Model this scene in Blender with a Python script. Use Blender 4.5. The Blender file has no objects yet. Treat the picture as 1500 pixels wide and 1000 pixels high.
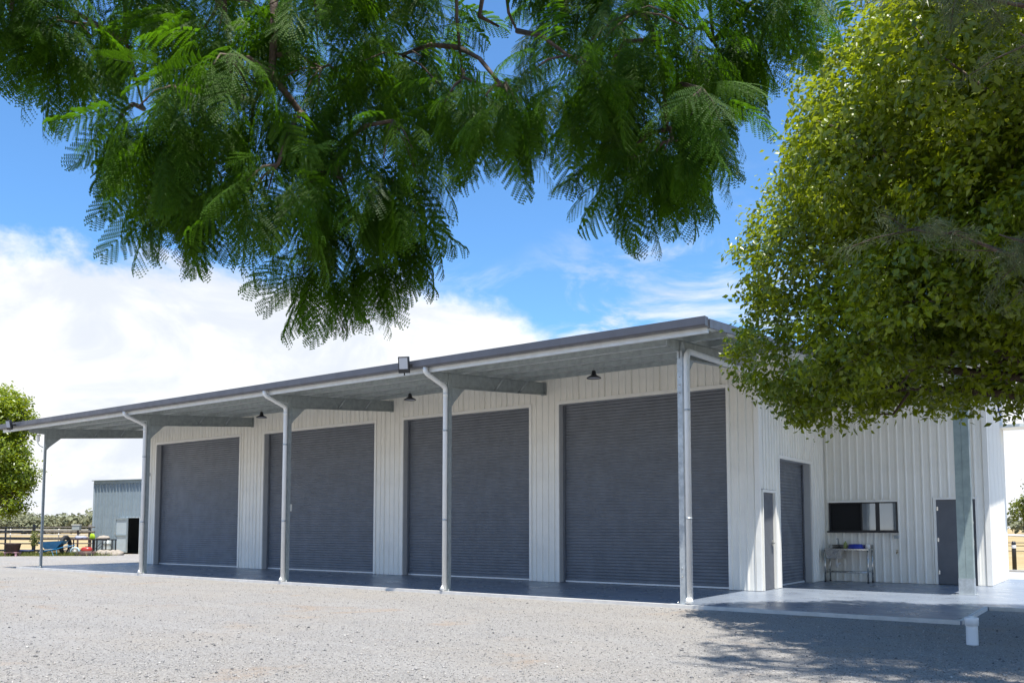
import bpy, math, random
import numpy as np
from mathutils import Vector, Matrix, Euler
R = math.radians
random.seed(7)
rng = np.random.default_rng(11)
SC = bpy.context.scene
COL = SC.collection

# ------------------------------------------------------------------ camera
cam = bpy.data.cameras.new('camera')
cam.sensor_width = 36.0
cam.lens = 30.0
cam.shift_y = 0.1221
cam.clip_end = 3000
camo = bpy.data.objects.new('camera', cam)
COL.objects.link(camo)
YAW = 0.628
camo.location = (6.769, -14.590, 1.40)
camo.rotation_euler = (math.pi / 2 + 0.0712, 0, YAW)
SC.camera = camo

# ------------------------------------------------------------------ sun, sky, exposure
SUN = Vector((0.235, -0.17, 1.0)).normalized()
sl = bpy.data.lights.new('sun', 'SUN')
sl.energy = 5.0
sl.angle = R(0.55)
sl.color = (1.0, 0.955, 0.88)
so = bpy.data.objects.new('sun', sl)
COL.objects.link(so)
so.location = (0, 0, 40)
so.rotation_euler = SUN.to_track_quat('Z', 'Y').to_euler()
SC.view_settings.view_transform = 'Standard'
SC.view_settings.look = 'None'
SC.view_settings.gamma = 1.0
SC.view_settings.exposure = 0.88
SC.view_settings.use_curve_mapping = False

w = bpy.data.worlds.new('World')
SC.world = w
w.use_nodes = True
nt = w.node_tree
nt.nodes.clear()


class N:
    """tiny node helper"""
    def __init__(s, tree): s.t = tree
    def n(s, typ, **k):
        nd = s.t.nodes.new(typ)
        for a, b in k.items(): setattr(nd, a, b)
        return nd
    def link(s, a, b): s.t.links.new(a, b)
    def val(s, sock, v):
        if hasattr(v, 'is_output'): s.link(v, sock)
        else: sock.default_value = v
    def math(s, op, a, b=None, c=None):
        nd = s.n('ShaderNodeMath', operation=op)
        s.val(nd.inputs[0], a)
        if b is not None: s.val(nd.inputs[1], b)
        if c is not None: s.val(nd.inputs[2], c)
        return nd.outputs[0]
    def mr(s, v, a, b, c=0.0, d=1.0, smooth=True):
        nd = s.n('ShaderNodeMapRange')
        nd.interpolation_type = 'SMOOTHSTEP' if smooth else 'LINEAR'
        s.val(nd.inputs[0], v)
        for i, q in enumerate((a, b, c, d)): s.val(nd.inputs[i + 1], q)
        return nd.outputs[0]
    def mix(s, f, a, b, mode='MIX'):
        nd = s.n('ShaderNodeMix', data_type='RGBA', blend_type=mode)
        s.val(nd.inputs[0], f)
        for i, q in ((6, a), (7, b)):
            if isinstance(q, tuple): q = (*q, 1) if len(q) == 3 else q
            s.val(nd.inputs[i], q)
        return nd.outputs[2]
    def noise(s, vec, scale, detail=4, rough=.55, dist=0.0, dim='3D'):
        nd = s.n('ShaderNodeTexNoise', noise_dimensions=dim)
        if vec is not None: s.link(vec, nd.inputs['Vector'])
        nd.inputs['Scale'].default_value = scale
        nd.inputs['Detail'].default_value = detail
        nd.inputs['Roughness'].default_value = rough
        nd.inputs['Distortion'].default_value = dist
        return nd.outputs['Fac']
    def comb(s, x, y, z):
        nd = s.n('ShaderNodeCombineXYZ')
        for i, q in enumerate((x, y, z)): s.val(nd.inputs[i], q)
        return nd.outputs[0]


g = N(nt)
sky = g.n('ShaderNodeTexSky', sky_type='NISHITA')
sky.sun_disc = False
sky.sun_elevation = math.asin(SUN.z)
sky.sun_rotation = math.atan2(SUN.x, SUN.y)
sky.altitude = 400
sky.air_density = 1.0
sky.dust_density = 0.6
sky.ozone_density = 1.6
tc = g.n('ShaderNodeTexCoord')
sep = g.n('ShaderNodeSeparateXYZ')
g.link(tc.outputs['Generated'], sep.inputs[0])
dx, dy, dz = sep.outputs
left = g.math('ADD', g.math('MULTIPLY', dx, -.924), g.math('MULTIPLY', dy, .383))
top = g.mr(left, .72, .95, .185, .300, False)
vec = g.comb(dx, dy, g.math('MULTIPLY', dz, 1.6))
n1 = g.noise(vec, 5.0, 7, .58, .25)
n2 = g.noise(vec, 19.0, 5, .6, .2)
edge = g.math('ADD', g.math('MULTIPLY', g.math('SUBTRACT', n1, .5), .20),
              g.math('MULTIPLY', g.math('SUBTRACT', n2, .5), .045))
bank = g.mr(g.math('SUBTRACT', g.math('ADD', top, edge), dz), -.010, .034)
den = g.math('ADD', dz, .12)
pv = g.comb(g.math('DIVIDE', dx, den), g.math('MULTIPLY', g.math('DIVIDE', dy, den), 1.0), 0.0)
n3 = g.noise(pv, 2.6, 7, .62, .5)
n4 = g.noise(pv, 0.9, 3, .5, .0)
cir = g.math('MULTIPLY', g.mr(n3, .44, .70), g.mr(n4, .35, .53))
cir = g.math('MULTIPLY', cir, g.mr(dz, .46, .28))
cir = g.math('MULTIPLY', cir, g.mr(left, .92, .80))
mask = g.math('MAXIMUM', bank, g.math('MULTIPLY', cir, .85))
n5 = g.noise(vec, 7.0, 6, .6, .6)
shade = g.mr(n5, .35, .68)
n6 = g.noise(g.comb(dx, dy, g.math('MULTIPLY', dz, 3.2)), 6.0, 7, .6, .8)
shade = g.math('MULTIPLY', shade, g.mr(n6, .30, .58, .45, 1.0))
ccol = g.mix(shade, (3.85, 4.1, 4.5), (5.6, 5.6, 5.6))
skyc = g.mix(1.0, sky.outputs[0], (.58, .885, 1.11), 'MULTIPLY')
colr = g.mix(mask, skyc, ccol)
bgn = g.n('ShaderNodeBackground')
bgn.inputs['Strength'].default_value = 0.12
g.link(colr, bgn.inputs[0])
wo = g.n('ShaderNodeOutputWorld')
g.link(bgn.outputs[0], wo.inputs[0])

# ------------------------------------------------------------------ materials
MATS = {}


def mat(name, col, rough=.5, metal=0.0, var=.0, scale=6.0, spec=.5, bump=0.0, bscale=60.0, col2=None, coat=0.0):
    if name in MATS: return MATS[name]
    m = bpy.data.materials.new(name)
    m.use_nodes = True
    t = m.node_tree
    b = t.nodes['Principled BSDF']
    q = N(t)
    b.inputs['Roughness'].default_value = rough
    b.inputs['Metallic'].default_value = metal
    b.inputs['Specular IOR Level'].default_value = spec
    b.inputs['Coat Weight'].default_value = coat
    if var or col2:
        tcn = q.n('ShaderNodeTexCoord')
        f = q.mr(q.noise(tcn.outputs['Object'], scale, 6, .62), .3, .7)
        c2 = col2 or tuple(min(1, c * (1 - var)) for c in col)
        q.link(q.mix(f, c2, col), b.inputs['Base Color'])
        rr = q.mr(f, 0, 1, min(1, rough * 1.25), rough * .85)
        q.link(rr, b.inputs['Roughness'])
    else:
        b.inputs['Base Color'].default_value = (*col, 1)
    if bump:
        tcn = q.n('ShaderNodeTexCoord')
        bn = q.n('ShaderNodeBump')
        bn.inputs['Strength'].default_value = bump
        bn.inputs['Distance'].default_value = .01
        q.link(q.noise(tcn.outputs['Object'], bscale, 4), bn.inputs['Height'])
        q.link(bn.outputs[0], b.inputs['Normal'])
    MATS[name] = m
    return m


def leafmat(name, dark, light, trans, rough=.45, tw=.4, attr=None, spec=.5):
    m = bpy.data.materials.new(name)
    m.use_nodes = True
    t = m.node_tree
    q = N(t)
    b = t.nodes['Principled BSDF']
    out = t.nodes['Material Output']
    if attr:
        a = q.n('ShaderNodeAttribute', attribute_name=attr)
        f = a.outputs['Fac']
    else:
        a = q.n('ShaderNodeObjectInfo')
        f = a.outputs['Random']
    c = q.mix(f, dark, light)
    q.link(c, b.inputs['Base Color'])
    b.inputs['Roughness'].default_value = rough
    b.inputs['Specular IOR Level'].default_value = spec
    tr = q.n('ShaderNodeBsdfTranslucent')
    q.link(q.mix(f, tuple(x * .7 for x in trans), trans), tr.inputs[0])
    mx = q.n('ShaderNodeMixShader')
    mx.inputs[0].default_value = tw
    q.link(b.outputs[0], mx.inputs[1])
    q.link(tr.outputs[0], mx.inputs[2])
    q.link(mx.outputs[0], out.inputs[0])
    return m


M_wall = mat('wall_paint', (.89, .87, .80), .42, var=.07, scale=1.3)
M_trim = mat('trim_paint', (.89, .875, .82), .4, var=.05, scale=3)
M_reveal = mat('reveal_paint', (.52, .53, .54), .45, var=.08, scale=2)
M_door = mat('door_paint', (.160, .176, .202), .33, var=.18, scale=2.2)
M_pdoor = mat('personnel_door_paint', (.14, .148, .165), .6, var=.08, scale=3, spec=.25)
M_gutter = mat('gutter_paint', (.085, .09, .11), .35, var=.15, scale=4)
M_galv = mat('galvanised_steel', (.50, .54, .56), .42, metal=.55, var=.25, scale=9)
M_galvd = mat('galvanised_beam', (.37, .41, .41), .5, metal=.2, var=.2, scale=7)
M_post = mat('post_primer', (.34, .42, .41), .5, metal=.25, var=.2, scale=5)
M_zinc = mat('zinc_sheet', (.80, .84, .83), .42, metal=.08, var=.15, scale=3)
M_pvc = mat('pvc_pipe', (.80, .81, .80), .33, var=.06, scale=5)
M_black = mat('black_plastic', (.018, .018, .02), .4)
M_ledglass = mat('floodlight_lens', (.42, .44, .48), .15, var=.1, scale=40)
M_steel = mat('stainless_steel', (.62, .62, .60), .25, metal=1.0, var=.15, scale=8)
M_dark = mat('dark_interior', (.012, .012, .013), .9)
M_blue = mat('blue_plastic', (.02, .04, .36), .35, var=.2, scale=6)
M_bottle = mat('bottle_green', (.30, .33, .10), .4)
M_white = mat('white_plastic', (.78, .78, .76), .4, var=.06)
M_bark = mat('bark', (.115, .08, .058), .9, var=.5, scale=14, bump=.8, bscale=45)
M_oldshed = mat('old_shed_sheet', (.29, .355, .395), .5, metal=.25, var=.15, scale=2)
M_oldshed2 = mat('old_shed_door', (.44, .51, .55), .5, metal=.2, var=.12, scale=2)
M_wood = mat('weathered_timber', (.16, .145, .13), .85, var=.4, scale=9)
M_rust = mat('brown_steel', (.10, .06, .05), .7, var=.4, scale=8)
M_red = mat('red_enamel', (.38, .035, .022), .35, var=.2, scale=8)
M_barrow = mat('blue_enamel', (.012, .16, .32), .4, var=.25, scale=6)
M_navy = mat('navy_plastic', (.015, .035, .13), .5, var=.2)
M_lime = mat('lime_fabric', (.32, .48, .01), .7, var=.15, scale=9)
M_pale = mat('pale_sack', (.36, .31, .25), .85, var=.3, scale=5)
M_terr = mat('pot_clay', (.05, .03, .028), .7, var=.3)
M_pink = mat('pink_paint', (.55, .30, .32), .6, var=.3)
M_rubber = mat('rubber', (.015, .015, .015), .75)
M_strap = mat('blue_strap', (.03, .06, .28), .6)
M_asph = mat('pale_concrete', (.44, .44, .44), .85, var=.15, scale=2)


def ground_mats():
    # gravel
    m = bpy.data.materials.new('gravel'); m.use_nodes = True
    q = N(m.node_tree); b = m.node_tree.nodes['Principled BSDF']
    tcn = q.n('ShaderNodeTexCoord'); ob = tcn.outputs['Object']
    big = q.mr(q.noise(ob, .33, 5, .6, .4), .36, .66)
    mid = q.mr(q.noise(ob, 2.2, 5, .65), .3, .7)
    mp = q.n('ShaderNodeMapping'); mp.inputs['Scale'].default_value = (.35, 2.2, 1); mp.inputs['Rotation'].default_value = (0, 0, .35)
    q.link(ob, mp.inputs[0])
    trk = q.mr(q.noise(mp.outputs[0], .55, 4, .6), .44, .72)
    vo = q.n('ShaderNodeTexVoronoi'); vo.inputs['Scale'].default_value = 62
    q.link(ob, vo.inputs['Vector'])
    bw = q.n('ShaderNodeRGBToBW'); q.link(vo.outputs['Color'], bw.inputs[0])
    cell = q.mr(bw.outputs[0], .12, .85)
    c = q.mix(cell, (.222, .213, .201), (.452, .431, .404))
    c = q.mix(q.math('MULTIPLY', big, .5), c, (.385, .345, .295))
    c = q.mix(q.math('MULTIPLY', mid, .45), c, (.34, .328, .312))
    c = q.mix(q.math('MULTIPLY', trk, .5), c, (.40, .387, .37))
    rs = q.mr(q.noise(ob, .62, 4, .6, .6), .58, .72)
    c = q.mix(q.math('MULTIPLY', rs, .55), c, (.39, .29, .205))
    dk = q.mr(q.noise(ob, 1.1, 5, .7, .3), .55, .72)
    c = q.mix(q.math('MULTIPLY', dk, .45), c, (.26, .257, .254))
    q.link(c, b.inputs['Base Color'])
    b.inputs['Roughness'].default_value = .95
    b.inputs['Specular IOR Level'].default_value = .2
    bn = q.n('ShaderNodeBump'); bn.inputs['Strength'].default_value = 1.0; bn.inputs['Distance'].default_value = .028
    hh = q.math('ADD', q.math('MULTIPLY', vo.outputs['Distance'], -1.0), q.math('MULTIPLY', q.noise(ob, 14, 5, .7), 1.2))
    q.link(hh, bn.inputs['Height']); q.link(bn.outputs[0], b.inputs['Normal'])
    MATS['gravel'] = m
    # dry paddock
    m = bpy.data.materials.new('dry_grass'); m.use_nodes = True
    q = N(m.node_tree); b = m.node_tree.nodes['Principled BSDF']
    tcn = q.n('ShaderNodeTexCoord'); ob = tcn.outputs['Object']
    f = q.mr(q.noise(ob, .12, 6, .65), .35, .65)
    f2 = q.mr(q.noise(ob, 2.5, 6, .7), .3, .7)
    c = q.mix(f, (.33, .24, .12), (.44, .34, .20))
    c = q.mix(q.math('MULTIPLY', f2, .5), c, (.22, .18, .08))
    q.link(c, b.inputs['Base Color']); b.inputs['Roughness'].default_value = 1.0
    b.inputs['Specular IOR Level'].default_value = .1
    MATS['dry_grass'] = m
    # epoxy floor
    m = bpy.data.materials.new('floor_paint'); m.use_nodes = True
    q = N(m.node_tree); b = m.node_tree.nodes['Principled BSDF']
    tcn = q.n('ShaderNodeTexCoord'); ob = tcn.outputs['Object']
    f = q.mr(q.noise(ob, .8, 6, .65), .3, .7)
    c = q.mix(f, (.155, .185, .235), (.20, .23, .275))
    q.link(c, b.inputs['Base Color'])
    q.link(q.mr(q.noise(ob, 2.0, 5, .6), .3, .7, .24, .40), b.inputs['Roughness'])
    b.inputs['Specular IOR Level'].default_value = .55
    MATS['floor'] = m


ground_mats()

# ------------------------------------------------------------------ mesh helpers


class MB:
    def __init__(s):
        s.v = []; s.f = []; s.smooth = []
    def add(s, vs, fs, smooth=False):
        o = len(s.v)
        s.v += [tuple(v) for v in vs]
        s.f += [tuple(i + o for i in f) for f in fs]
        s.smooth += [smooth] * len(fs)
        return s
    def box(s, x0, x1, y0, y1, z0, z1):
        vs = [(x, y, z) for z in (z0, z1) for y in (y0, y1) for x in (x0, x1)]
        return s.add(vs, [(0, 2, 3, 1), (4, 5, 7, 6), (0, 1, 5, 4), (2, 6, 7, 3), (0, 4, 6, 2), (1, 3, 7, 5)])
    def prism(s, poly, a0, a1, axis='x'):
        """poly of 2-d points swept along an axis; axis x: (y,z), y: (x,z), z: (x,y)"""
        n = len(poly)
        def P(t, a): return {'x': (a, t[0], t[1]), 'y': (t[0], a, t[1]), 'z': (t[0], t[1], a)}[axis]
        vs = [P(t, a0) for t in poly] + [P(t, a1) for t in poly]
        fs = [(i, (i + 1) % n, n + (i + 1) % n, n + i) for i in range(n)] + [tuple(range(n))[::-1], tuple(range(n, 2 * n))]
        return s.add(vs, fs)
    def tube(s, pts, r, n=10, cap=True):
        """pts list of points, r radius or list"""
        pts = [Vector(p) for p in pts]
        rs = r if isinstance(r, (list, tuple)) else [r] * len(pts)
        vs = []; fs = []
        prev = None
        for i, p in enumerate(pts):
            if i == 0: d = pts[1] - p
            elif i == len(pts) - 1: d = p - pts[i - 1]
            else: d = (pts[i + 1] - p).normalized() + (p - pts[i - 1]).normalized()
            if d.length < 1e-9: d = Vector((0, 0, 1))
            d.normalize()
            if prev is None:
                a = Vector((1, 0, 0)) if abs(d.x) < .8 else Vector((0, 1, 0))
            else: a = prev
            u = (a - d * a.dot(d)).normalized(); prev = u
            v = d.cross(u)
            k = 1.0
            if 0 < i < len(pts) - 1:
                c = d.dot((p - pts[i - 1]).normalized()); k = 1 / max(.7, c)
            for j in range(n):
                t = 2 * math.pi * j / n
                vs.append(p + (u * math.cos(t) + v * math.sin(t)) * rs[i] * (k if k > 1 else 1))
        for i in range(len(pts) - 1):
            for j in range(n):
                fs.append((i * n + j, i * n + (j + 1) % n, (i + 1) * n + (j + 1) % n, (i + 1) * n + j))
        s.add(vs, fs, True)
        if cap:
            o = len(s.v) - len(vs)
            s.f.append(tuple(o + j for j in range(n))[::-1]); s.smooth.append(False)
            o2 = o + (len(pts) - 1) * n
            s.f.append(tuple(o2 + j for j in range(n))); s.smooth.append(False)
        return s
    def lathe(s, prof, c=(0, 0, 0), n=20, axis='z', sx=1, sy=1, lump=0.0):
        vs = []; fs = []
        for r, z in prof:
            for j in range(n):
                t = 2 * math.pi * j / n
                if lump and r > 0:
                    k_ = 1 + lump * (math.sin(2 * t + 9 * z) + math.sin(3 * t + 1.3 - 14 * z) + random.uniform(-.6, .6))
                    a, b = r * k_ * math.cos(t) * sx, r * k_ * math.sin(t) * sy
                    vs.append((c[0] + a, c[1] + b, c[2] + z * (1 + lump * math.sin(t * 2 + 1)))); continue
                a, b = r * math.cos(t) * sx, r * math.sin(t) * sy
                if axis == 'z': vs.append((c[0] + a, c[1] + b, c[2] + z))
                elif axis == 'y': vs.append((c[0] + a, c[1] + z, c[2] + b))
                else: vs.append((c[0] + z, c[1] + a, c[2] + b))
        for i in range(len(prof) - 1):
            for j in range(n):
                fs.append((i * n + j, i * n + (j + 1) % n, (i + 1) * n + (j + 1) % n, (i + 1) * n + j))
        return s.add(vs, fs, True)
    def mesh(s, name, m):
        me = bpy.data.meshes.new(name)
        me.from_pydata(s.v, [], s.f)
        me.polygons.foreach_set('use_smooth', s.smooth)
        if m is not None: me.materials.append(m)
        me.update()
        return me
    def build(s, name, m, parent=None, loc=(0, 0, 0), rot=(0, 0, 0), bevel=0.0):
        me = s.mesh(name, m)
        # recentre the origin on the piece itself
        co = np.array(s.v)
        c = (co.min(0) + co.max(0)) / 2
        if parent is None: c = np.zeros(3)
        me.transform(Matrix.Translation(Vector(-c)))
        o = bpy.data.objects.new(name, me)
        COL.objects.link(o)
        if parent is not None:
            o.parent = parent
            off = OFF.get(parent.name, Vector((0, 0, 0)))
            o.location = Vector(c) - off
            OFF[o.name] = Vector(c)
        else:
            o.location = loc; o.rotation_euler = rot
        if bevel:
            b = o.modifiers.new('bevel', 'BEVEL'); b.width = bevel; b.segments = 2; b.limit_method = 'ANGLE'; b.angle_limit = R(50)
        return o


OFF = {}


def tag(o, label=None, cat=None, group=None, kind=None):
    if label: o['label'] = label
    if cat: o['category'] = cat
    if group: o['group'] = group
    if kind: o['kind'] = kind
    return o


def thing(name, label, cat, loc=(0, 0, 0), rz=0, group=None):
    o = bpy.data.objects.new(name, None)
    o.empty_display_size = .3
    COL.objects.link(o)
    o.location = loc; o.rotation_euler = (0, 0, rz)
    return tag(o, label, cat, group)


def bulk(name, verts, faces, m, parent=None, attr=None, smooth=False, loc=None):
    """fast mesh from numpy arrays (faces all of the same size)"""
    me = bpy.data.meshes.new(name)
    nv, nf, k = len(verts), len(faces), faces.shape[1]
    me.vertices.add(nv); me.vertices.foreach_set('co', verts.astype(np.float32).ravel())
    me.loops.add(nf * k); me.loops.foreach_set('vertex_index', faces.astype(np.int32).ravel())
    me.polygons.add(nf)
    me.polygons.foreach_set('loop_start', np.arange(0, nf * k, k, dtype=np.int32))
    if smooth: me.polygons.foreach_set('use_smooth', np.ones(nf, bool))
    if attr is not None:
        a = me.attributes.new('rnd', 'FLOAT', 'FACE'); a.data.foreach_set('value', attr.astype(np.float32))
    me.materials.append(m)
    me.update(calc_edges=True); me.validate()
    o = bpy.data.objects.new(name, me)
    COL.objects.link(o)
    if parent is not None: o.parent = parent
    if loc is not None: o.location = loc
    return o


# ------------------------------------------------------------------ ground
GZ = -0.06
b = MB(); b.add([(-1500, -400, -.14), (1500, -400, -.14), (1500, 1600, -.14), (-1500, 1600, -.14)], [(0, 1, 2, 3)])
tag(b.build('dry_grass_paddock', MATS['dry_grass']), kind='structure')


def gravel_yard():
    pts = []
    edge = [(-60, -46), (30, -46), (30, 9), (12, 12.0), (4.5, 12.5), (-26, 14), (-37, 12.6), (-39.5, 9.5), (-42.5, 5.5), (-47, -1), (-60, -18)]
    # wavy border
    for i in range(len(edge)):
        a, c = Vector(edge[i]), Vector(edge[(i + 1) % len(edge)])
        n = max(1, int((c - a).length / 1.2))
        for k in range(n):
            p = a.lerp(c, k / n)
            pts.append((p.x + random.uniform(-.25, .25), p.y + random.uniform(-.25, .25)))
    m = MB()
    m.prism(pts, GZ - .12, GZ, 'z')
    tag(m.build('gravel_yard', MATS['gravel']), kind='structure')


gravel_yard()


def gravel_stones():
    n = 105000
    # denser close to the camera, scattered over the open yard in front of the slab
    cx, cy = 6.77, -14.59
    F = np.array([-.5877, .8091]); Rr = np.array([.8091, .5877])
    d = 6.5 + 19 * rng.random(n) ** 1.7
    l = (rng.random(n) - .5) * 1.5 * d
    P = np.array([cx, cy]) + d[:, None] * F + l[:, None] * Rr
    ok = (P[:, 1] < -.2) | (P[:, 0] > 4.8) & (P[:, 1] < 2.5)
    P = P[ok]; n = len(P)
    s = rng.uniform(.004, .0100, n) * (1 + 1.2 * (rng.random(n) < .03))
    base = np.array([(1, 0, 0), (0, 1, 0), (-1, 0, 0), (0, -1, 0), (0, 0, .8), (0, 0, -.6)], float)
    tri = np.array([(0, 1, 4), (1, 2, 4), (2, 3, 4), (3, 0, 4), (1, 0, 5), (2, 1, 5), (3, 2, 5), (0, 3, 5)])
    V = base[None] * s[:, None, None] * rng.uniform(.6, 1.35, (n, 6, 3))
    a = rng.uniform(0, 6.28, n); c, sn = np.cos(a), np.sin(a)
    X = V[..., 0] * c[:, None] - V[..., 1] * sn[:, None]; Y = V[..., 0] * sn[:, None] + V[..., 1] * c[:, None]
    V = np.stack([X + P[:, :1], Y + P[:, 1:], V[..., 2] + GZ + s[:, None] * .25], -1).reshape(-1, 3)
    Fc = (tri[None] + (np.arange(n) * 6)[:, None, None]).reshape(-1, 3)
    m = bpy.data.materials.new('gravel_stone'); m.use_nodes = True
    q = N(m.node_tree); bs = m.node_tree.nodes['Principled BSDF']
    at = q.n('ShaderNodeAttribute', attribute_name='rnd')
    cr = q.n('ShaderNodeValToRGB')
    cr.color_ramp.elements[0].color = (.085, .087, .09, 1); cr.color_ramp.elements[1].color = (.47, .455, .43, 1)
    e = cr.color_ramp.elements.new(.5); e.color = (.335, .322, .308, 1)
    e = cr.color_ramp.elements.new(.8); e.color = (.35, .32, .285, 1)
    q.link(at.outputs['Fac'], cr.inputs[0]); q.link(cr.outputs[0], bs.inputs['Base Color'])
    bs.inputs['Roughness'].default_value = .9
    o = bulk('gravel_stones', V, Fc, m, attr=np.repeat(rng.random(n), 8))
    tag(o, 'loose grey and tan stones lying over the gravel yard', 'gravel', kind='stuff')


gravel_stones()

# concrete slab: front apron and the pad round the corner
m = MB()
m.prism([(-25.7, -.12), (4.62, -.12), (4.62, 2.72), (9.5, 2.72), (9.5, 12.4), (.05, 12.4), (-24.3, 4.2), (-25.7, 4.2)], -.16, 0.0, 'z')
tag(m.build('concrete_slab', MATS['floor'], bevel=.008), kind='structure')
# pale bare edge strip of the slab (unpainted concrete lip)
m = MB()
m.box(-25.7, 4.60, -.128, -.075, -.10, .004)
m.box(4.575, 4.628, -.07, 2.70, -.10, .004)
m.box(4.64, 9.5, 2.70, 2.755, -.10, .004)
tag(m.build('slab_edge', mat('bare_concrete', (.66, .64, .60), .85, var=.15, scale=5)), kind='structure')
# concrete driveway and road shoulder past the right end
m = MB(); m.box(-10, 40, 13.4, 18.6, -.16, -.09)
tag(m.build('driveway', M_asph), kind='structure')
m = MB(); m.box(-10, 40, 18.7, 18.9, -.2, -.02)
tag(m.build('kerb', mat('kerb_concrete', (.5, .49, .46), .85, var=.2)), kind='structure')

# ------------------------------------------------------------------ the shed
shed = thing('machinery_shed', 'long white ribbed steel shed with four dark roller doors and a front awning', 'shed')
YW = 3.92
SL = .077            # roof slope
ROOF0 = 4.955        # roof sheet underside height at Y=-.6
def roofz(y): return ROOF0 + (y + .6) * SL


PITCH = .19


def rib_profile(u0, u1, pitch=PITCH, h=.026, wb=.030, wt=.013):
    pr = [(u0, 0.0)]
    k = math.floor(u0 / pitch) - 1
    while k * pitch < u1 + pitch:
        c = k * pitch
        for du, hh in ((-wb, 0), (-wt, h), (wt, h), (wb, 0), (pitch * .42, 0), (pitch * .45, .003), (pitch * .55, .003), (pitch * .58, 0)):
            u = c + du
            if u0 + 1e-4 < u < u1 - 1e-4: pr.append((u, hh))
        k += 1
    pr.append((u1, 0.0))
    pr.sort()
    return pr


def rib_sheet(name, u0, u1, z0, ztop, place, parent, m, pitch=PITCH, h=.026):
    """place(u, out, z) -> point; ztop number or function of u"""
    pr = rib_profile(u0, u1, pitch, h)
    zt = ztop if callable(ztop) else (lambda u: ztop)
    vs = []; fs = []
    for u, o in pr:
        vs.append(place(u, o, z0)); vs.append(place(u, o, zt(u)))
    for i in range(len(pr) - 1):
        fs.append((2 * i, 2 * i + 2, 2 * i + 3, 2 * i + 1))
    mb = MB(); mb.add(vs, fs)
    return mb.build(name, m, parent)


def clad(u0, u1, z0, ztop, place, parent=shed, m=M_wall, name='cladding_sheet', cover=.76, **k):
    a = u0
    while a < u1 - 1e-3:
        nx = min(u1, (math.floor(a / cover + 1e-6) + 1) * cover)
        if u1 - nx < .12: nx = u1
        rib_sheet(name, a, nx, z0, ztop, place, parent, m, **k)
        a = nx


front = lambda u, o, z: (u, YW - o, z)
DOORS = [(-23.6, -18.45), (-17.1, -11.83), (-10.63, -6.09), (-5.15, -.63)]
DH = 4.58
ZT = roofz(YW) - .02
XL, XR = -24.3, .10
edges = [XL + .09] + [v for d in DOORS for v in (d[0] - .07, d[1] + .07)] + [XR - .09]
for i in range(0, len(edges), 2):
    clad(edges[i], edges[i + 1], 0.012, ZT, front)
for d in DOORS:
    clad(d[0] - .07, d[1] + .07, DH + .09, ZT, front)
# corner flashings and wall cores behind the sheets
for x0, x1 in ((XL - .02, XL + .09), (XR - .09, XR + .022)):
    MB().box(x0, x1, YW - .031, YW + .06, 0.012, ZT).build('corner_flashing', M_trim, shed)
core = [XL] + [v for d in DOORS for v in d] + [XR - .03]
for i in range(0, len(core), 2):
    MB().box(core[i], core[i + 1], YW + .004, YW + .26, 0.004, ZT).build('wall_core', M_reveal, shed)
for d in DOORS:
    MB().box(d[0], d[1], YW + .004, YW + .262, DH, ZT).build('wall_core', M_reveal, shed)


def roller_door(x0, x1, z1, ypl, parent=shed, rail=.05, pitch=.077, face='front', X=None):
    """curtain with rolled ribs; face front -> plane y=ypl, face side -> plane x=X between y=x0..x1"""
    pr = []
    nn = int((z1 - rail) / pitch)
    for k in range(nn + 1):
        for t, hh in ((0, 0), (.16, .010), (.36, .0145), (.56, .010), (.72, 0), (.86, -.003)):
            z = rail + (k + t) * pitch
            if z <= z1: pr.append((z, hh))
    pr.append((z1 + .02, 0))
    vs = []; fs = []
    for z, hh in pr:
        if face == 'front': vs += [(x0, ypl - hh, z), (x1, ypl - hh, z)]
        else: vs += [(X + hh, x0, z), (X + hh, x1, z)]
    for i in range(len(pr) - 1): fs.append((2 * i, 2 * i + 1, 2 * i + 3, 2 * i + 2))
    mb = MB(); mb.add(vs, fs, True)
    o = mb.build('roller_door', M_door, parent)
    return o


ci = 0
for (x0, x1) in DOORS:
    yp = YW + .21
    d = roller_door(x0 + .03, x1 - .03, DH, yp)
    MB().box(x0 + .03, x1 - .03, yp - .035, yp + .02, .012, .052).build('bottom_rail', mat('rail_aluminium', (.70, .72, .74), .4, metal=.3), d)
    MB().box(x0 + .004, x0 + .055, yp - .05, yp - .02, .012, DH - .01).build('door_guide', M_door, d)
    MB().box(x1 - .055, x1 - .004, yp - .05, yp - .02, .012, DH - .01).build('door_guide', M_door, d)
    # flashings round the opening
    MB().box(x0 - .075, x0 - .001, YW - .034, YW + .002, .012, DH + .085).build('door_trim', M_trim, d)
    MB().box(x1 + .001, x1 + .075, YW - .034, YW + .002, .012, DH + .085).build('door_trim', M_trim, d)
    MB().box(x0 - .001, x1 + .001, YW - .036, YW + .002, DH + .001, DH + .087).build('door_trim', M_trim, d)

# return wall (faces +X) and back wall of the corner recess
YB = 8.79
ret = lambda u, o, z: (XR + o, u, z)
PD = (4.08, 4.88, 2.2)      # personnel door y0,y1,h
RD = (5.22, 7.62, 3.02)     # roller door y0,y1,h
ZR = lambda y: roofz(y) - .02
for a, c, z0 in ((YW + .09, PD[0] - .05, .012), (PD[0] - .05, PD[1] + .05, PD[2] + .06), (PD[1] + .05, RD[0] - .06, .012),
                 (RD[0] - .06, RD[1] + .06, RD[2] + .07), (RD[1] + .06, YB - .01, .012)):
    clad(a, c, z0, ZR, ret)
for a, c, z0 in ((YW + .27, PD[0], .004), (PD[0], PD[1], PD[2]), (PD[1], RD[0], .004), (RD[0], RD[1], RD[2]), (RD[1], YB + .2, .004)):
    MB().box(XR - .26, XR - .004, a, c, z0, ZR(a)).build('wall_core', M_reveal, shed)


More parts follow.
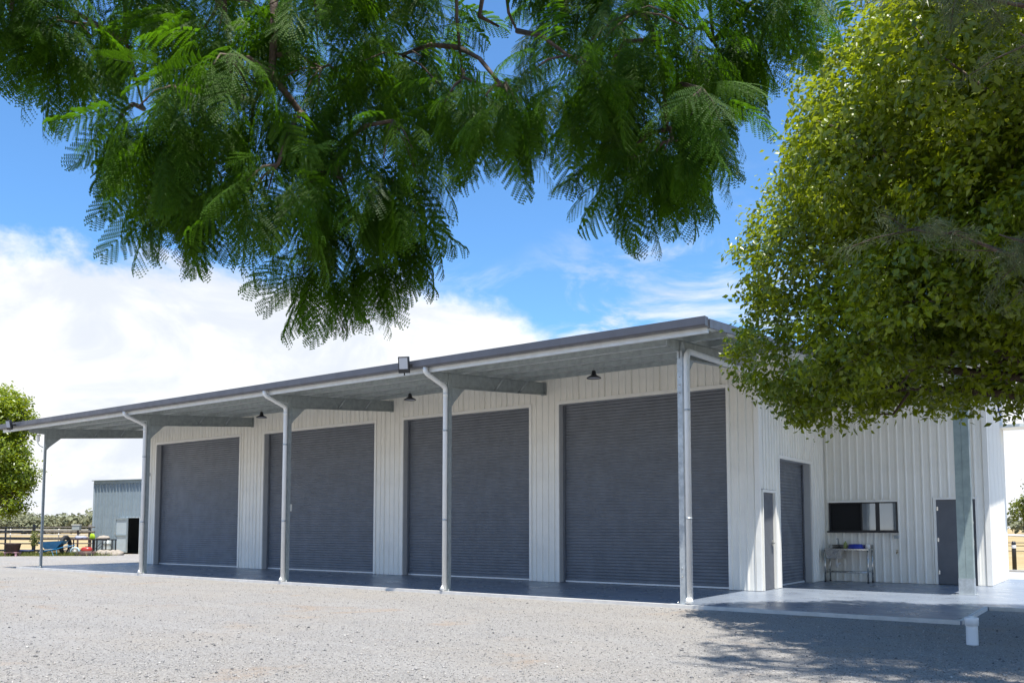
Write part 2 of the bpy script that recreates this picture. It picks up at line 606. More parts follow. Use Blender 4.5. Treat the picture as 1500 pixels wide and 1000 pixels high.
def hinged_door(parent, m, w_, h_, place_box, hinge_side=0, deadlock=False):
    """place_box(u0,u1,o0,o1,z0,z1) adds a box in wall coordinates (o = out of the wall)"""
    d = place_box(.012, w_ - .012, -.07, -.03, .012, h_ - .012, 'personnel_door', m, parent)
    for a, c in ((-.045, .008), (w_ - .008, w_ + .045)):
        place_box(a, c, -.08, .034, .012, h_ + .045, 'door_frame', M_trim, d)
    place_box(.009, w_ - .009, -.08, .034, h_ - .008, h_ + .045, 'door_frame', M_trim, d)
    hu = .03 if hinge_side == 0 else w_ - .05
    ku = w_ - .10 if hinge_side == 0 else .07
    for z in (.25, h_ / 2, h_ - .28):
        place_box(hu - .01, hu + .025, -.03, -.018, z, z + .10, 'hinge', M_steel, d)
    place_box(ku - .01, ku + .035, -.03, -.02, .98, 1.12, 'lock_plate', M_steel, d)
    place_box(ku - .03 if hinge_side else ku - .085, ku + .11 if hinge_side else ku + .02, -.02, .025, 1.035, 1.058, 'handle', M_steel, d)
    if deadlock: place_box(ku - .008, ku + .04, -.03, -.012, 1.50, 1.55, 'deadlock', M_steel, d)
    return d


def pb_ret(u0, u1, o0, o1, z0, z1, name, m, parent):
    return MB().box(XR + o0, XR + o1, PD[0] + u0, PD[0] + u1, z0, z1).build(name, m, parent)


hinged_door(shed, M_pdoor, PD[1] - PD[0], PD[2], pb_ret)
d = roller_door(RD[0] + .02, RD[1] - .02, RD[2], 0, face='side', X=XR - .21)
MB().box(XR - .23, XR - .175, RD[0] + .02, RD[1] - .02, .012, .052).build('bottom_rail', MATS['rail_aluminium'], d)
MB().box(XR - .19, XR - .16, RD[1] - .055, RD[1] - .004, .012, RD[2] - .01).build('door_guide', M_door, d)
MB().box(XR - .19, XR - .15, RD[0] + .35, RD[0] + .55, 1.08, 1.12).build('lock_handle', M_black, d)
for a, c in ((RD[0] - .065, RD[0] - .001), (RD[1] + .001, RD[1] + .065)):
    MB().box(XR - .002, XR + .033, a, c, .012, RD[2] + .075).build('door_trim', M_trim, d)
MB().box(XR - .002, XR + .036, RD[0] - .001, RD[1] + .001, RD[2] + .001, RD[2] + .077).build('door_trim', M_trim, d)

backf = lambda u, o, z: (u, YB - o, z)
XE = 3.97
YK = 12.2
WIN = (.24, 1.93, 1.30, 2.06)
BD = (2.81, 3.70, 2.10)
ZBK = roofz(YB) - .02
for a, c, z0, z1 in ((XR + .03, WIN[0], .012, ZBK), (WIN[0], WIN[1], .012, WIN[2]), (WIN[0], WIN[1], WIN[3], ZBK), (WIN[1], BD[0] - .045, .012, ZBK),
                     (BD[0] - .045, BD[1] + .045, BD[2] + .045, ZBK), (BD[1] + .045, XE - .08, .012, ZBK)):
    clad(a, c, z0, z1, backf, pitch=.195)
for a, c, z0, z1 in ((XR + .002, WIN[0] + .02, .004, ZBK), (WIN[0] + .02, WIN[1] - .02, .004, WIN[2] + .02), (WIN[0] + .02, WIN[1] - .02, WIN[3] - .02, ZBK), (WIN[1] - .02, BD[0], .004, ZBK),
                     (BD[0], BD[1], BD[2], ZBK), (BD[1], XE, .004, ZBK)):
    MB().box(a, c, YB + .004, YB + .2, z0, z1).build('wall_core', M_wall, shed)
MB().box(BD[0], BD[1], YB + .12, YB + .19, .004, BD[2]).build('wall_core', M_dark, shed)
MB().box(XE - .08, XE + .03, YB - .031, YB + .06, .012, ZBK).build('corner_flashing', M_trim, shed)
side = lambda u, o, z: (XE + o, u, z)
clad(YB + .06, YK, .012, ZR, side)
MB().box(XE - .2, XE - .004, YB + .21, YK, .004, ZBK).build('wall_core', M_wall, shed)


MB().box(XL, XE - .21, YK - .2, YK, .004, ZBK).build('wall_core', M_wall, shed)
MB().box(XL, XL + .2, YW + .27, YK - .21, .004, ZT).build('wall_core', M_wall, shed)
MB().box(XE + .03, XE + .62, YK - .75, YK + .1, 4.06, 4.14).build('side_eave', M_zinc, shed)
MB().box(XE + .621, XE + .66, YK - .78, YK + .13, 4.02, 4.24).build('eave_fascia', M_trim, shed)


def pb_back(u0, u1, o0, o1, z0, z1, name, m, parent):
    return MB().box(BD[0] + u0, BD[0] + u1, YB - o1, YB - o0, z0, z1).build(name, m, parent)


hinged_door(shed, M_pdoor, BD[1] - BD[0], BD[2], pb_back, deadlock=True)

# servery window
M_glass = mat('tinted_glass', (.30, .33, .35), .03, metal=.55)
wx0, wx1, wz0, wz1 = WIN
wf = MB()
wf.box(wx0, wx1, YB - .045, YB + .05, wz0, wz0 + .035); wf.box(wx0, wx1, YB - .045, YB + .05, wz1 - .035, wz1)
wf.box(wx0, wx0 + .035, YB - .044, YB + .049, wz0 + .035, wz1 - .035); wf.box(wx1 - .035, wx1, YB - .044, YB + .049, wz0 + .035, wz1 - .035)
win = wf.build('servery_window', M_black, shed)
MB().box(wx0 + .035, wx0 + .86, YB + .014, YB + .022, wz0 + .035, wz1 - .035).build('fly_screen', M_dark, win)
MB().box(wx0 + .80, wx1 - .035, YB - .012, YB - .006, wz0 + .035, wz1 - .035).build('pane', M_glass, win)
MB().box(wx0 + .80, wx0 + .84, YB - .03, YB - .013, wz0 + .035, wz1 - .035).build('sash_stile', M_black, win)
MB().box(1.40, 1.50, YB - .02, YB - .0125, wz0 + .035, wz1 - .035).build('reflection_strip', M_black, win)  # no window bar: black strip painting a post's reflection onto the pane
MB().box(wx0 - .04, wx1 + .02, YB - .11, YB - .046, wz0 - .03, wz0 + .012).build('sill', M_black, win)
MB().box(wx0 - .04, wx1 + .02, YB - .06, YB - .046, wz1 - .002, wz1 + .05).build('head_flashing', M_trim, win)
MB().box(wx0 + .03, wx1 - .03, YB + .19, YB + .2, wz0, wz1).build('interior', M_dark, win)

# ---- columns, rafters, purlins, roof
CX = [-24.25, -17.75, -11.12, -5.62, .04]


def column(xc):
    # steel C section: flanges front and rear, web between
    first, last = xc == CX[0], xc == CX[-1]
    hw, dp, t = (.05, .14, .012) if last else ((.036, .07, .010) if first else (.042, .10, .010))
    zt = roofz(0) - .14
    c = MB()
    c.box(xc - hw, xc + hw, 0, t, .012, zt)
    c.box(xc - hw, xc + hw, dp - t, dp, .012, zt)
    c.box(xc - hw + .012, xc + hw - .006, t, dp - t, .012, zt)
    o = c.build('column', M_galv if last else M_galvd, shed)
    MB().box(xc - .10, xc + .10, -.035, dp + .035, .001, .013).build('base_plate', M_galv, o)
    for sx in (-.085, .085):
        MB().lathe([(.0, .03), (.012, .03), (.012, 0)], (xc + sx, -.02, .013), 8).build('anchor_bolt', M_steel, o)
    if last:
        for z in (3.9, 4.05, 4.2, .5, .65):
            MB().lathe([(.0, -.012), (.013, -.012), (.013, 0)], (xc, 0, z), 8, axis='y').build('bolt', M_steel, o)
    return o


def rafter(xc):
    z = lambda y: roofz(y) - .125
    yA, yB_ = .012, YW - .03
    t = .008
    r = MB()
    yc = .145 if xc == CX[-1] else (.075 if xc == CX[0] else .105)
    d0, d1 = .33, .29
    r.prism([(yc, z(yc) - d0), (yB_, z(yB_) - d1), (yB_, z(yB_)), (-.55, z(-.55)), (-.55, z(-.55) - .12), (.0, z(0) - .20), (.0, z(0) - d0)], xc - t, xc + t, 'x')
    r.prism([(yc, z(yc) - d0 - .010), (yB_, z(yB_) - d1 - .010), (yB_, z(yB_) - d1 - .002), (yc, z(yc) - d0 - .002)], xc - .06, xc + .06, 'x')
    r.prism([(-.55, z(-.55) + .002), (yB_, z(yB_) + .002), (yB_, z(yB_) + .010), (-.55, z(-.55) + .010)], xc - .06, xc + .06, 'x')
    o = r.build('rafter', M_galvd, shed)
    # knee gusset under the rafter against the column
    gp = MB()
    gp.prism([(yc, z(.2) - d0 - .01), (.55, z(.55) - d0 - .01), (yc + .08, z(.2) - d0 - .32), (yc, z(.2) - d0 - .42)], xc - .05, xc + .05, 'x')
    gp.build('knee_gusset', M_galvd, o)
    # end plate at the wall
    MB().box(xc - .08, xc + .08, yB_ + .001, yB_ + .012, z(yB_) - d1 - .03, z(yB_) + .015).build('end_plate', M_galvd, o)
    for yy in (1.75, 2.75):
        MB().tube([(xc + .02, yy, z(yy) - .30), (xc + .22, yy + .10, z(yy) - .01)], .018, 6).build('fly_brace', M_galv, o)
    return o


for xc in CX:
    column(xc); rafter(xc)
XRL, XRR = -26.0, .9
for yy in (.28, 1.25, 2.25, 3.25):
    z = roofz(yy)
    p = MB()
    p.box(XRL + .1, XRR - .03, yy, yy + .007, z - .112, z - .004)
    p.box(XRL + .1, XRR - .03, yy + .007, yy + .055, z - .012, z - .003)
    p.box(XRL + .1, XRR - .03, yy + .007, yy + .055, z - .112, z - .104)
    p.build('purlin', M_galvd, shed)
# eave purlin, pale
MB().box(XRL + .05, XRR - .02, -.655, -.595, 4.800, 4.905).build('eave_purlin', mat('eave_zinc', (.70, .725, .73), .38, metal=.25, var=.08), shed)
# roof sheets over the awning and main roof, each one a sheet
for k in range(int((XRR - XRL) / .76) + 1):
    a = XRL + k * .76; c = min(a + .76, XRR)
    if c - a < .05: continue
    rib_sheet('roof_sheet', a, c, 0, 1, lambda u, o, t: (u, -.65 + t * (12.6 + .65), roofz(-.65 + t * 13.25) + .001 + o), shed, M_zinc, h=.029)
# roof over the recess corner
RY0 = 4.62
for k in range(6):
    a = XRR + k * .65; c = a + .65
    rib_sheet('roof_sheet', a, c, 0, 1, lambda u, o, t: (u, RY0 + t * (12.6 - RY0), roofz(RY0 + t * (12.6 - RY0)) + .001 + o), shed, M_zinc, h=.029)
for yy in (4.75, 6.2, 7.6):
    z = roofz(yy); p = MB()
    p.box(XRR + .03, 4.75, yy, yy + .05, z - .13, z - .004)
    p.build('purlin', M_galvd, shed)
MB().box(XR + .04, 4.70, 5.55, 5.67, roofz(5.6) - .42, roofz(5.6) - .14).build('eave_beam', M_galvd, shed)
# gutters / barge capping
ga = [(-.68, 4.91), (-.80, 4.91), (-.815, 4.93), (-.815, 5.035), (-.80, 5.04), (-.80, 5.065), (-.825, 5.065), (-.825, 4.925), (-.805, 4.898), (-.68, 4.898)]
gut = MB(); gut.prism(ga[::-1], XRL, XRR + .01, 'x'); gut = gut.build('gutter', M_gutter, shed)
MB().box(XRL - .002, XRL + .006, -.822, -.68, 4.901, 5.063).build('gutter_end', M_gutter, gut)
MB().box(XRR + .004, XRR + .012, -.822, -.68, 4.901, 5.063).build('gutter_end', M_gutter, gut)
MB().box(XRL, XRR, -.679, -.658, 4.906, 5.055).build('fascia', M_gutter, shed)
for xb, y0, y1 in ((XRR, -.657, RY0), (XRL, -.657, 12.6), (4.82, RY0, 12.6)):
    bb = MB(); s = .03 if xb > -5 else -.03
    bb.prism([(y0, roofz(y0) - .07), (y1, roofz(y1) - .07), (y1, roofz(y1) + .09), (y0, roofz(y0) + .09)], min(xb, xb + s), max(xb, xb + s), 'x')
    bb.build('barge_capping', M_gutter, shed)
MB().box(XRR + .04, 4.86, RY0 - .14, RY0 - .01, roofz(RY0) - .06, roofz(RY0) + .10).build('gutter', M_gutter, shed)


def downpipe(xc):
    x = xc - .012; y = -.062
    pts = [(x, -.745, 4.91), (x, -.745, 4.84), (x, -.73, 4.80), (x, -.68, 4.765), (x, -.13, 4.575), (x, -.08, 4.54), (x, y, 4.49), (x, y, 4.42), (x, y, .02)]
    o = MB().tube(pts, .054, 14).build('downpipe', M_pvc, shed)
    for z in (1.55, 3.55):
        MB().tube([(x, y, z), (x, y, z + .035)], .060, 14).build('pipe_clip', M_galv, o)
    MB().tube([(x, y, 4.34), (x, y, 4.42)], .059, 14).build('pipe_collar', M_pvc, o)
    MB().tube([(x, y, .02), (x - .03, y - .02, .06), (x - .05, y - .03, .02)], .055, 12).build('pipe_shoe', M_pvc, o)


for xc in CX[1:4]: downpipe(xc)
# the end column carries the pipe that comes back along its rafter
x = CX[4] + .135
o = MB().tube([(x, .02, .02), (x, .02, 4.52), (x, .05, 4.62), (x, .13, 4.68), (x, YW - .15, 4.78)], .055, 14).build('downpipe', M_pvc, shed)
for z in (1.55, 3.55): MB().tube([(x, .02, z), (x, .02, z + .035)], .061, 14).build('pipe_clip', M_galv, o)
MB().tube([(x, .02, .02), (x, -.02, .06), (x, -.05, .03)], .058, 12).build('pipe_shoe', M_pvc, o)

# corner post under the recess roof
pz = roofz(5.6) - .43
p = MB()
p.box(3.76, 3.90, 5.52, 5.532, .012, pz); p.box(3.76, 3.772, 5.532, 5.70, .012, pz); p.box(3.76, 3.90, 5.70, 5.712, .012, pz)
p.box(3.905, 4.045, 5.52, 5.532, .012, pz); p.box(4.033, 4.045, 5.532, 5.70, .012, pz); p.box(3.905, 4.045, 5.70, 5.712, .012, pz)
p.box(3.893, 3.912, 5.533, 5.70, .012, pz)
po = p.build('corner_post', M_post, shed)
MB().box(3.755, 4.05, 5.515, 5.717, .013, .34).build('base_sleeve', M_galv, po)
MB().box(3.70, 4.105, 5.47, 5.76, .001, .0125).build('base_plate', M_galv, po)

# ------------------------------------------------------------------ fittings (things of their own)


def highbay(x, y, label):
    z = roofz(y) - .19
    t = thing('pendant_lamp', label, 'lamp', (x, y, z), 0, 'black pendant lamps under the awning')
    MB().tube([(0, 0, .19), (0, 0, .02)], .012, 6).build('stem', M_galvd, t)
    MB().box(-.55, .55, -.012, .012, .165, .185).build('mounting_rail', M_galvd, t)
    MB().lathe([(0, .03), (.035, .03), (.05, .0), (.055, -.06), (.07, -.07), (.085, -.09)], n=18).build('driver_housing', M_black, t)
    s = MB().lathe([(.05, -.085), (.10, -.092), (.165, -.135), (.172, -.15), (.158, -.15), (.10, -.11), (0, -.105)], n=24).build('lamp_shade', M_black, t)
    MB().lathe([(0, -.118), (.10, -.118), (.145, -.140)], n=24).build('lens', M_ledglass, t)


highbay(-3.19, 2.35, 'black bell-shaped pendant lamp under the awning before the roller door nearest the corner post')
highbay(-8.95, 2.35, 'black bell-shaped pendant lamp under the awning behind the large tilted floodlight')
highbay(-15.26, 2.35, 'black bell-shaped pendant lamp under the awning before the door with the small pale box')


def floodlight(x, s, label, yaw, tilt):
    t = thing('floodlight', label, 'floodlight', (x, -.825, 4.975))
    t.rotation_euler = (tilt, 0, yaw)
    MB().box(-.15 * s, .15 * s, -.21, -.13, -.20 * s, .24 * s).build('housing', M_black, t, bevel=.008)
    MB().box(-.115 * s, .115 * s, -.219, -.2105, -.09 * s, .205 * s).build('lens', M_ledglass, t)
    for k in range(7):
        MB().box(-.12 * s + k * .038 * s, -.108 * s + k * .038 * s, -.129, -.10, -.14 * s, .20 * s).build('cooling_fin', M_black, t)
    MB().box(.10 * s, .20 * s, -.16, .012, -.03, .03).build('bracket', M_black, t)
    MB().tube([(0, -.17, -.20 * s), (0, -.17, -.26 * s)], .015, 8).build('sensor', M_black, t)


floodlight(-6.12, .82, 'black floodlight with pale lens tilted on the gutter beside a white downpipe', .45, R(10))
floodlight(-24.75, .75, 'small floodlight clipped to the far end of the dark gutter', .2, R(12))

t = thing('wireless_antenna', 'small white antenna on a bent arm fixed to the end column', 'antenna', (-24.30, -.012, 4.22))
MB().tube([(0, 0, 0), (-.04, -.10, .06), (-.10, -.14, .14), (-.10, -.14, .22)], .014, 8).build('arm', M_galvd, t)
MB().lathe([(0, .47), (.05, .46), (.075, .42), (.08, .25), (.06, .20), (0, .20)], (-.10, -.14, 0), 14, sy=.6).build('radome', M_white, t)
MB().box(.165, .20, -.03, .06, -.05, .12).build('junction_box', M_galvd, t)
m = MB(); m.box(-.055, .055, -.05, 0, -.09, .09)
tag(m.build('switch_box', mat('pale_box', (.62, .62, .56), .5), loc=(-11.12, .152, 1.92), bevel=.006), 'small pale control box on the back of a column before the second roller door', 'control box')
m = MB(); m.box(-.04, .04, -.06, 0, -.06, .06); m.tube([(0, -.06, 0), (0, -.09, -.02)], .03, 8)
tag(m.build('wall_sensor', M_galv, loc=(-24.0, YW - .035, 3.45)), 'tiny grey sensor on the narrow wall strip at the far end', 'sensor')

# vent pipe in the gravel
t = thing('drain_riser', 'short white plastic drain riser with collar standing in shaded gravel', 'pipe', (5.08, -2.45, GZ))
MB().lathe([(.068, -.05), (.070, .0), (.068, .26)], n=22).build('pipe', M_pvc, t)
MB().lathe([(.069, .235), (.080, .24), (.081, .33), (.078, .337), (.0, .34)], n=22).build('collar', M_pvc, t)
MB().lathe([(.03, .341), (.03, .355), (0, .355)], n=6).build('cap_nut', M_pvc, t)
m = MB(); m.tube([(0, 0, 0), (.0, .0, -.45), (.02, 0, -.75), (.05, 0, -.85), (.04, 0, -.95)], .016, 6)
tag(m.build('tie_strap', M_strap, loc=(4.44, 7.0, 4.72)), 'thin blue strap dangling from the eave above the lit wall corner', 'strap')
t = thing('wall_tap', 'small brass garden tap on the ribbed wall below the window', 'tap', (1.905, YB - .03, .78))
MB().tube([(0, 0, 0), (0, -.08, .0), (0, -.10, -.04)], .014, 8).build('spout', mat('brass', (.35, .27, .14), .35, metal=.9), t)
MB().tube([(0, -.05, 0), (0, -.05, .05)], .01, 8).build('valve', MATS['brass'], t)
MB().box(-.03, .03, -.056, -.044, .05, .06).build('tap_handle', MATS['brass'], t)
t = thing('power_outlet', 'small grey weatherproof outlet under the window corner', 'outlet', (1.90, YB - .03, 1.16))
MB().box(-.06, .06, -.05, 0, -.04, .04).build('outlet_body', M_galv, t, bevel=.006)
MB().box(-.045, .045, -.056, -.051, -.03, .03).build('outlet_flap', M_galvd, t)

# sink bench
t = thing('sink_bench', 'stainless steel sink bench with shelf rail against the ribbed wall', 'sink bench', (.22, 8.20, 0))
L_, D_, H_ = 1.12, .52, .86
tb = MB()
tb.box(.42, L_, 0, D_, H_ - .035, H_); tb.box(.02, .42, 0, .07, H_ - .035, H_); tb.box(.02, .42, D_ - .07, D_, H_ - .035, H_); tb.box(0, .06, .07, D_ - .07, H_ - .035, H_)
bt = tb.build('bench_top', M_steel, t)
MB().box(0, L_, D_ - .015, D_, H_ + .001, H_ + .10).build('splashback', M_steel, bt)
bo = MB(); bo.box(.065, .46, -.005, -.0, H_ - .25, H_ - .036)
bo.box(.065, .07, 0, D_ - .08, H_ - .25, H_ - .036); bo.box(.455, .46, 0, D_ - .08, H_ - .25, H_ - .036); bo.box(.07, .455, 0, D_ - .08, H_ - .255, H_ - .25); bo.box(.07, .455, D_ - .085, D_ - .08, H_ - .25, H_ - .036)
bo.build('sink_bowl', M_steel, t)
MB().tube([(.26, .24, H_ - .255), (.26, .24, H_ - .42), (.26, .27, H_ - .47), (.26, .33, H_ - .47), (.26, .36, H_ - .40), (.26, .57, H_ - .40)], .028, 10).build('waste_trap', M_white, t)
for xx in (.03, L_ - .03):
    for yy in (.03, D_ - .03):
        lg = MB().tube([(xx, yy, .03), (xx, yy, H_ - .036)], .019, 10).build('leg', M_steel, t)
        MB().lathe([(.012, .03), (.026, .02), (.026, 0), (0, 0)], (xx, yy, .001), 10).build('foot', M_black, lg)
for a in (((.03, .03, .26), (L_ - .03, .03, .26)), ((.03, D_ - .03, .26), (L_ - .03, D_ - .03, .26)), ((.03, .03, .30), (.03, D_ - .03, .30)), ((L_ - .03, .03, .30), (L_ - .03, D_ - .03, .30))):
    MB().tube(a, .014, 8).build('rail', M_steel, t)
MB().tube([(.26, D_ - .05, H_), (.26, D_ - .05, H_ + .22), (.26, D_ - .08, H_ + .26), (.26, D_ - .2, H_ + .24)], .011, 8).build('tap', M_steel, t)
t = thing('plastic_tub', 'royal blue plastic tub upside down on the steel sink bench', 'tub', (.98, 8.42, H_ + .002))
MB().lathe([(.19, .0), (.185, .02), (.17, .10), (.155, .115), (0, .118)], n=24, sy=.75).build('tub_body', M_blue, t)
MB().lathe([(.20, .0), (.205, .008), (.20, .018), (.186, .018)], n=24, sy=.75).build('rim', M_blue, t)
t = thing('detergent_bottle', 'murky green bottle standing between the sink and the blue tub', 'bottle', (.72, 8.45, H_ + .002))
MB().lathe([(0, 0), (.045, .0), (.048, .02), (.048, .13), (.02, .17), (.018, .19), (0, .19)], n=14).build('bottle_body', M_bottle, t)
MB().lathe([(.02, .19), (.021, .215), (0, .217)], n=10).build('cap', M_white, t)
t = thing('paper_roll', 'white paper roll at the end of the sink bench', 'paper roll', (1.27, 8.42, H_ + .002))
MB().lathe([(.02, 0), (.055, 0), (.055, .11), (.02, .11), (.02, 0)], n=16).build('roll', M_white, t)
t = thing('dish_rack', 'dark wire dish rack behind the sink bowl', 'dish rack', (.52, 8.52, H_ + .002))
for z in (.01, .08):
    MB().tube([(-.13, -.08, z), (.13, -.08, z), (.13, .08, z), (-.13, .08, z), (-.13, -.08, z)], .005, 5).build('wire_ring', M_black, t)
for k in range(9):
    xx = -.12 + k * .03
    MB().tube([(xx, -.08, .01), (xx, -.08, .08), (xx, -.02, .02), (xx, .08, .08)], .003, 5).build('wire', M_black, t)

# ------------------------------------------------------------------ far yard on the left (local axes: x right, y away)
PG = -.14
oshed = thing('farm_shed', 'old blue-grey corrugated farm shed with its door swung open', 'shed', (-43.39, 12.02, PG), .22)
plc = lambda u, o, z: (u, -o, z)
for a, c, z0 in ((0, 2.15, .02), (2.15, 3.75, 2.14), (3.75, 9.0, .02)):
    clad(a, c, z0, lambda u: 4.20, plc, oshed, M_oldshed, 'cladding_sheet', .78, pitch=.26, h=.06)
MB().box(-.02, 9.0, -.06, .12, 4.14, 4.30).build('barge_capping', M_oldshed, oshed)
MB().box(-.05, .03, -.05, .05, 0, 4.18).build('corner_flashing', M_oldshed2, oshed)
MB().box(.0, .06, .06, 6, 0, 4.14).build('side_wall', M_oldshed, oshed)
MB().box(0, 9, 5.9, 6, 0, 3.9).build('back_wall', M_oldshed, oshed)
MB().box(8.94, 9, .06, 5.9, 0, 4.14).build('side_wall', M_oldshed, oshed)
MB().prism([(-.15, 4.31), (6.2, 4.16), (6.2, 4.20), (-.15, 4.35)], -.1, 9.1, 'x').build('roof', M_oldshed, oshed)
MB().box(2.13, 2.20, -.04, .06, 0, 2.16).build('door_jamb', M_oldshed2, oshed)
MB().box(3.70, 3.77, -.04, .06, 0, 2.16).build('door_jamb', M_oldshed2, oshed)
MB().box(2.13, 3.77, -.04, .06, 2.10, 2.16).build('door_head', M_oldshed2, oshed)
# door leaf swung back against the wall, left half of the opening
dl = MB().box(1.98, 2.92, -.16, -.12, .10, 2.10).build('door_leaf', M_oldshed2, oshed)
for z in (.10, 1.06, 2.02): MB().box(1.975, 2.925, -.20, -.161, z, z + .09).build('door_rail', M_oldshed, dl)
for u in (1.975, 2.86): MB().box(u, u + .065, -.198, -.162, .19, 2.02).build('door_stile', M_oldshed, dl)
MB().box(2.0, 2.05, -.23, -.201, 1.15, 1.25).build('door_latch', M_steel, dl)
tag(MB().box(-.35, .35, -.2, .2, 0, .55).build('storage_crate', M_white, loc=(-40.05, 13.4, PG), rot=(0, 0, .22), bevel=.03), 'white crate just inside the dark doorway of the farm shed', 'crate')

YARD = YAW


def fence():
    """old stock-yard rail fence, one thing with posts and rails"""
    f = thing('rail_fence', 'old dark stockyard fence with weathered horizontal rails', 'fence', (-46.5, 8.52, PG), math.atan2(11.38 - 8.52, -42.56 + 46.5))
    for u in (-9.5, -6.5, -3.2, -.05, 1.6, 4.87):
        thick = .09 if u in (1.6, 4.87) else .05
        MB().tube([(u, 0, -.2), (u, 0, 1.72 if thick > .06 else 1.55)], thick, 8).build('post', M_wood, f)
    for z, r in ((.22, .06), (.62, .035), (.92, .075), (1.28, .06), (1.56, .035)):
        MB().tube([(-10, -.10, z), (-4, -.10, z + .02), (1.5, -.10, z - .01), (5.2, -.10, z + .01)], r, 7).build('rail', M_wood, f)
    return f


fence()
fc = thing('white_rail_fence', 'far pale pipe fence crossing the dry paddock', 'fence', (-60, 24, PG), math.atan2(.58, .81))
for z in (.55, .95, 1.35):
    MB().tube([(-30, 0, z), (32, 0, z)], .045, 6).build('rail', mat('pale_rail', (.55, .53, .48), .7, var=.2), fc)
for u in range(-30, 33, 4): MB().tube([(u, .05, -.1), (u, .05, 1.45)], .05, 6).build('post', MATS['pale_rail'], fc)


def leafy(name, n, spread, size, height, m, parent=None, loc=None, center=(0, 0, 0), up=.35):
    """n leaf quads through an ellipsoid volume"""
    u = rng.normal(size=(n, 3)); u /= np.linalg.norm(u, axis=1)[:, None]
    rr = rng.random(n) ** .45
    P = u * rr[:, None] * np.array([spread, spread, height]) + np.array(center)
    V, Fc = leaf_quads(P, u + np.array([0, 0, up]), size * rng.uniform(.6, 1.3, n), .5)
    o = bulk(name, V, Fc, m, parent, attr=np.repeat(rng.random(n), 2), loc=loc)
    return o


def leaf_quads(P, nrm, L, wr, droop=.5):
    """each leaf two triangles folded along the midrib"""
    n = len(P)
    nrm = nrm + rng.normal(size=(n, 3)) * .55
    nrm /= np.linalg.norm(nrm, axis=1)[:, None]
    a = rng.normal(size=(n, 3)); a[:, 2] -= droop
    t = a - (a * nrm).sum(1)[:, None] * nrm
    t /= np.linalg.norm(t, axis=1)[:, None] + 1e-9
    s = np.cross(nrm, t)
    L = L[:, None]
    A = P; B = P + t * L * .45 + s * L * wr * .5 + nrm * L * .10; Cc = P + t * L; D = P + t * L * .45 - s * L * wr * .5 + nrm * L * .10
    V = np.stack([A, B, Cc, D], 1).reshape(-1, 3)
    base = (np.arange(n) * 4)[:, None]
    Fc = np.concatenate([base + np.array([0, 1, 2]), base + np.array([0, 2, 3])], 1).reshape(-1, 3)
    return V, Fc


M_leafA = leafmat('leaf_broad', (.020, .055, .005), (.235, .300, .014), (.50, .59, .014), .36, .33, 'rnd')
M_leafG = leafmat('leaf_needle', (.055, .075, .028), (.15, .175, .075), (.20, .26, .06), .45, .28, 'rnd')
M_leafW = leafmat('leaf_weed', (.07, .09, .015), (.20, .21, .05), (.3, .32, .04), .6, .3, 'rnd')
M_leafF = leafmat('leaf_far', (.16, .175, .10), (.24, .245, .15), (.24, .25, .13), .9, .25, 'rnd')
M_frond = leafmat('leaf_frond', (.015, .048, .003), (.055, .120, .006), (.14, .33, .006), .55, .38, None, .2)

# yard things, placed round the fence
def yt(name, label, cat, x, y, rz=YARD): return thing(name, label, cat, (x, y, PG + .02), rz)


t = yt('plant_pot', 'large dark pot sitting on a pink stand by the stock fence', 'pot', -39.83, 5.95)
MB().lathe([(0, .28), (.30, .28), (.38, .66), (.41, .66), (.41, .72), (.37, .72), (.36, .66), (0, .64)], n=20).build('pot_body', M_terr, t)
MB().box(-.34, .34, -.22, .22, .23, .275).build('stand_top', M_pink, t)
for sx in (-.28, .28):
    for sy in (-.16, .16): MB().box(sx - .04, sx + .04, sy - .04, sy + .04, 0, .23).build('leg', M_pink, t)
t = yt('low_tub', 'low navy blue tub on the weeds beside the pot stand', 'tub', -40.1, 6.75)
MB().lathe([(0, .02), (.30, .02), (.36, .30), (.39, .30), (.39, .34), (.35, .34), (.28, .06), (0, .06)], n=20, sy=.7).build('tub_body', M_navy, t)
t = yt('garden_cone', 'small dark green cone-shaped shrub at the fence', 'shrub', -40.3, 5.15)
leafy('foliage', 500, .17, .07, .32, leafmat('leaf_cone', (.03, .05, .015), (.09, .11, .03), (.1, .14, .02), .6, .3, 'rnd'), t, center=(0, 0, .32))
t = yt('young_sapling', 'thin leafy sapling growing against the fence post', 'sapling', -40.3, 7.25)
MB().tube([(0, 0, 0), (.03, 0, .5), (-.02, .03, 1.1)], [.03, .025, .012], 6).build('stem', M_bark, t)
leafy('foliage', 500, .25, .10, .45, M_leafW, t, center=(0, 0, .95))

t = yt('wheelbarrow', 'blue steel wheelbarrow standing on the weeds by the fence', 'wheelbarrow', -38.63, 7.44)
tr = MB()
tp = [(-.66, -.32, .78), (.62, -.32, .84), (.62, .32, .84), (-.66, .32, .78)]
bt_ = [(-.36, -.2, .40), (.18, -.2, .42), (.18, .2, .42), (-.36, .2, .40)]
ins = [(a * .95, b_ * .95, c - .004) for a, b_, c in tp]; inb = [(a * .95, b_ * .93, c + .02) for a, b_, c in bt_]
tr.add(tp + bt_ + ins + inb, [(0, 1, 5, 4), (1, 2, 6, 5), (2, 3, 7, 6), (3, 0, 4, 7), (4, 5, 6, 7), (9, 8, 12, 13), (10, 9, 13, 14), (11, 10, 14, 15), (8, 11, 15, 12), (15, 14, 13, 12), (0, 8, 9, 1), (1, 9, 10, 2), (2, 10, 11, 3), (3, 11, 8, 0)])
tr.build('tray', M_barrow, t)
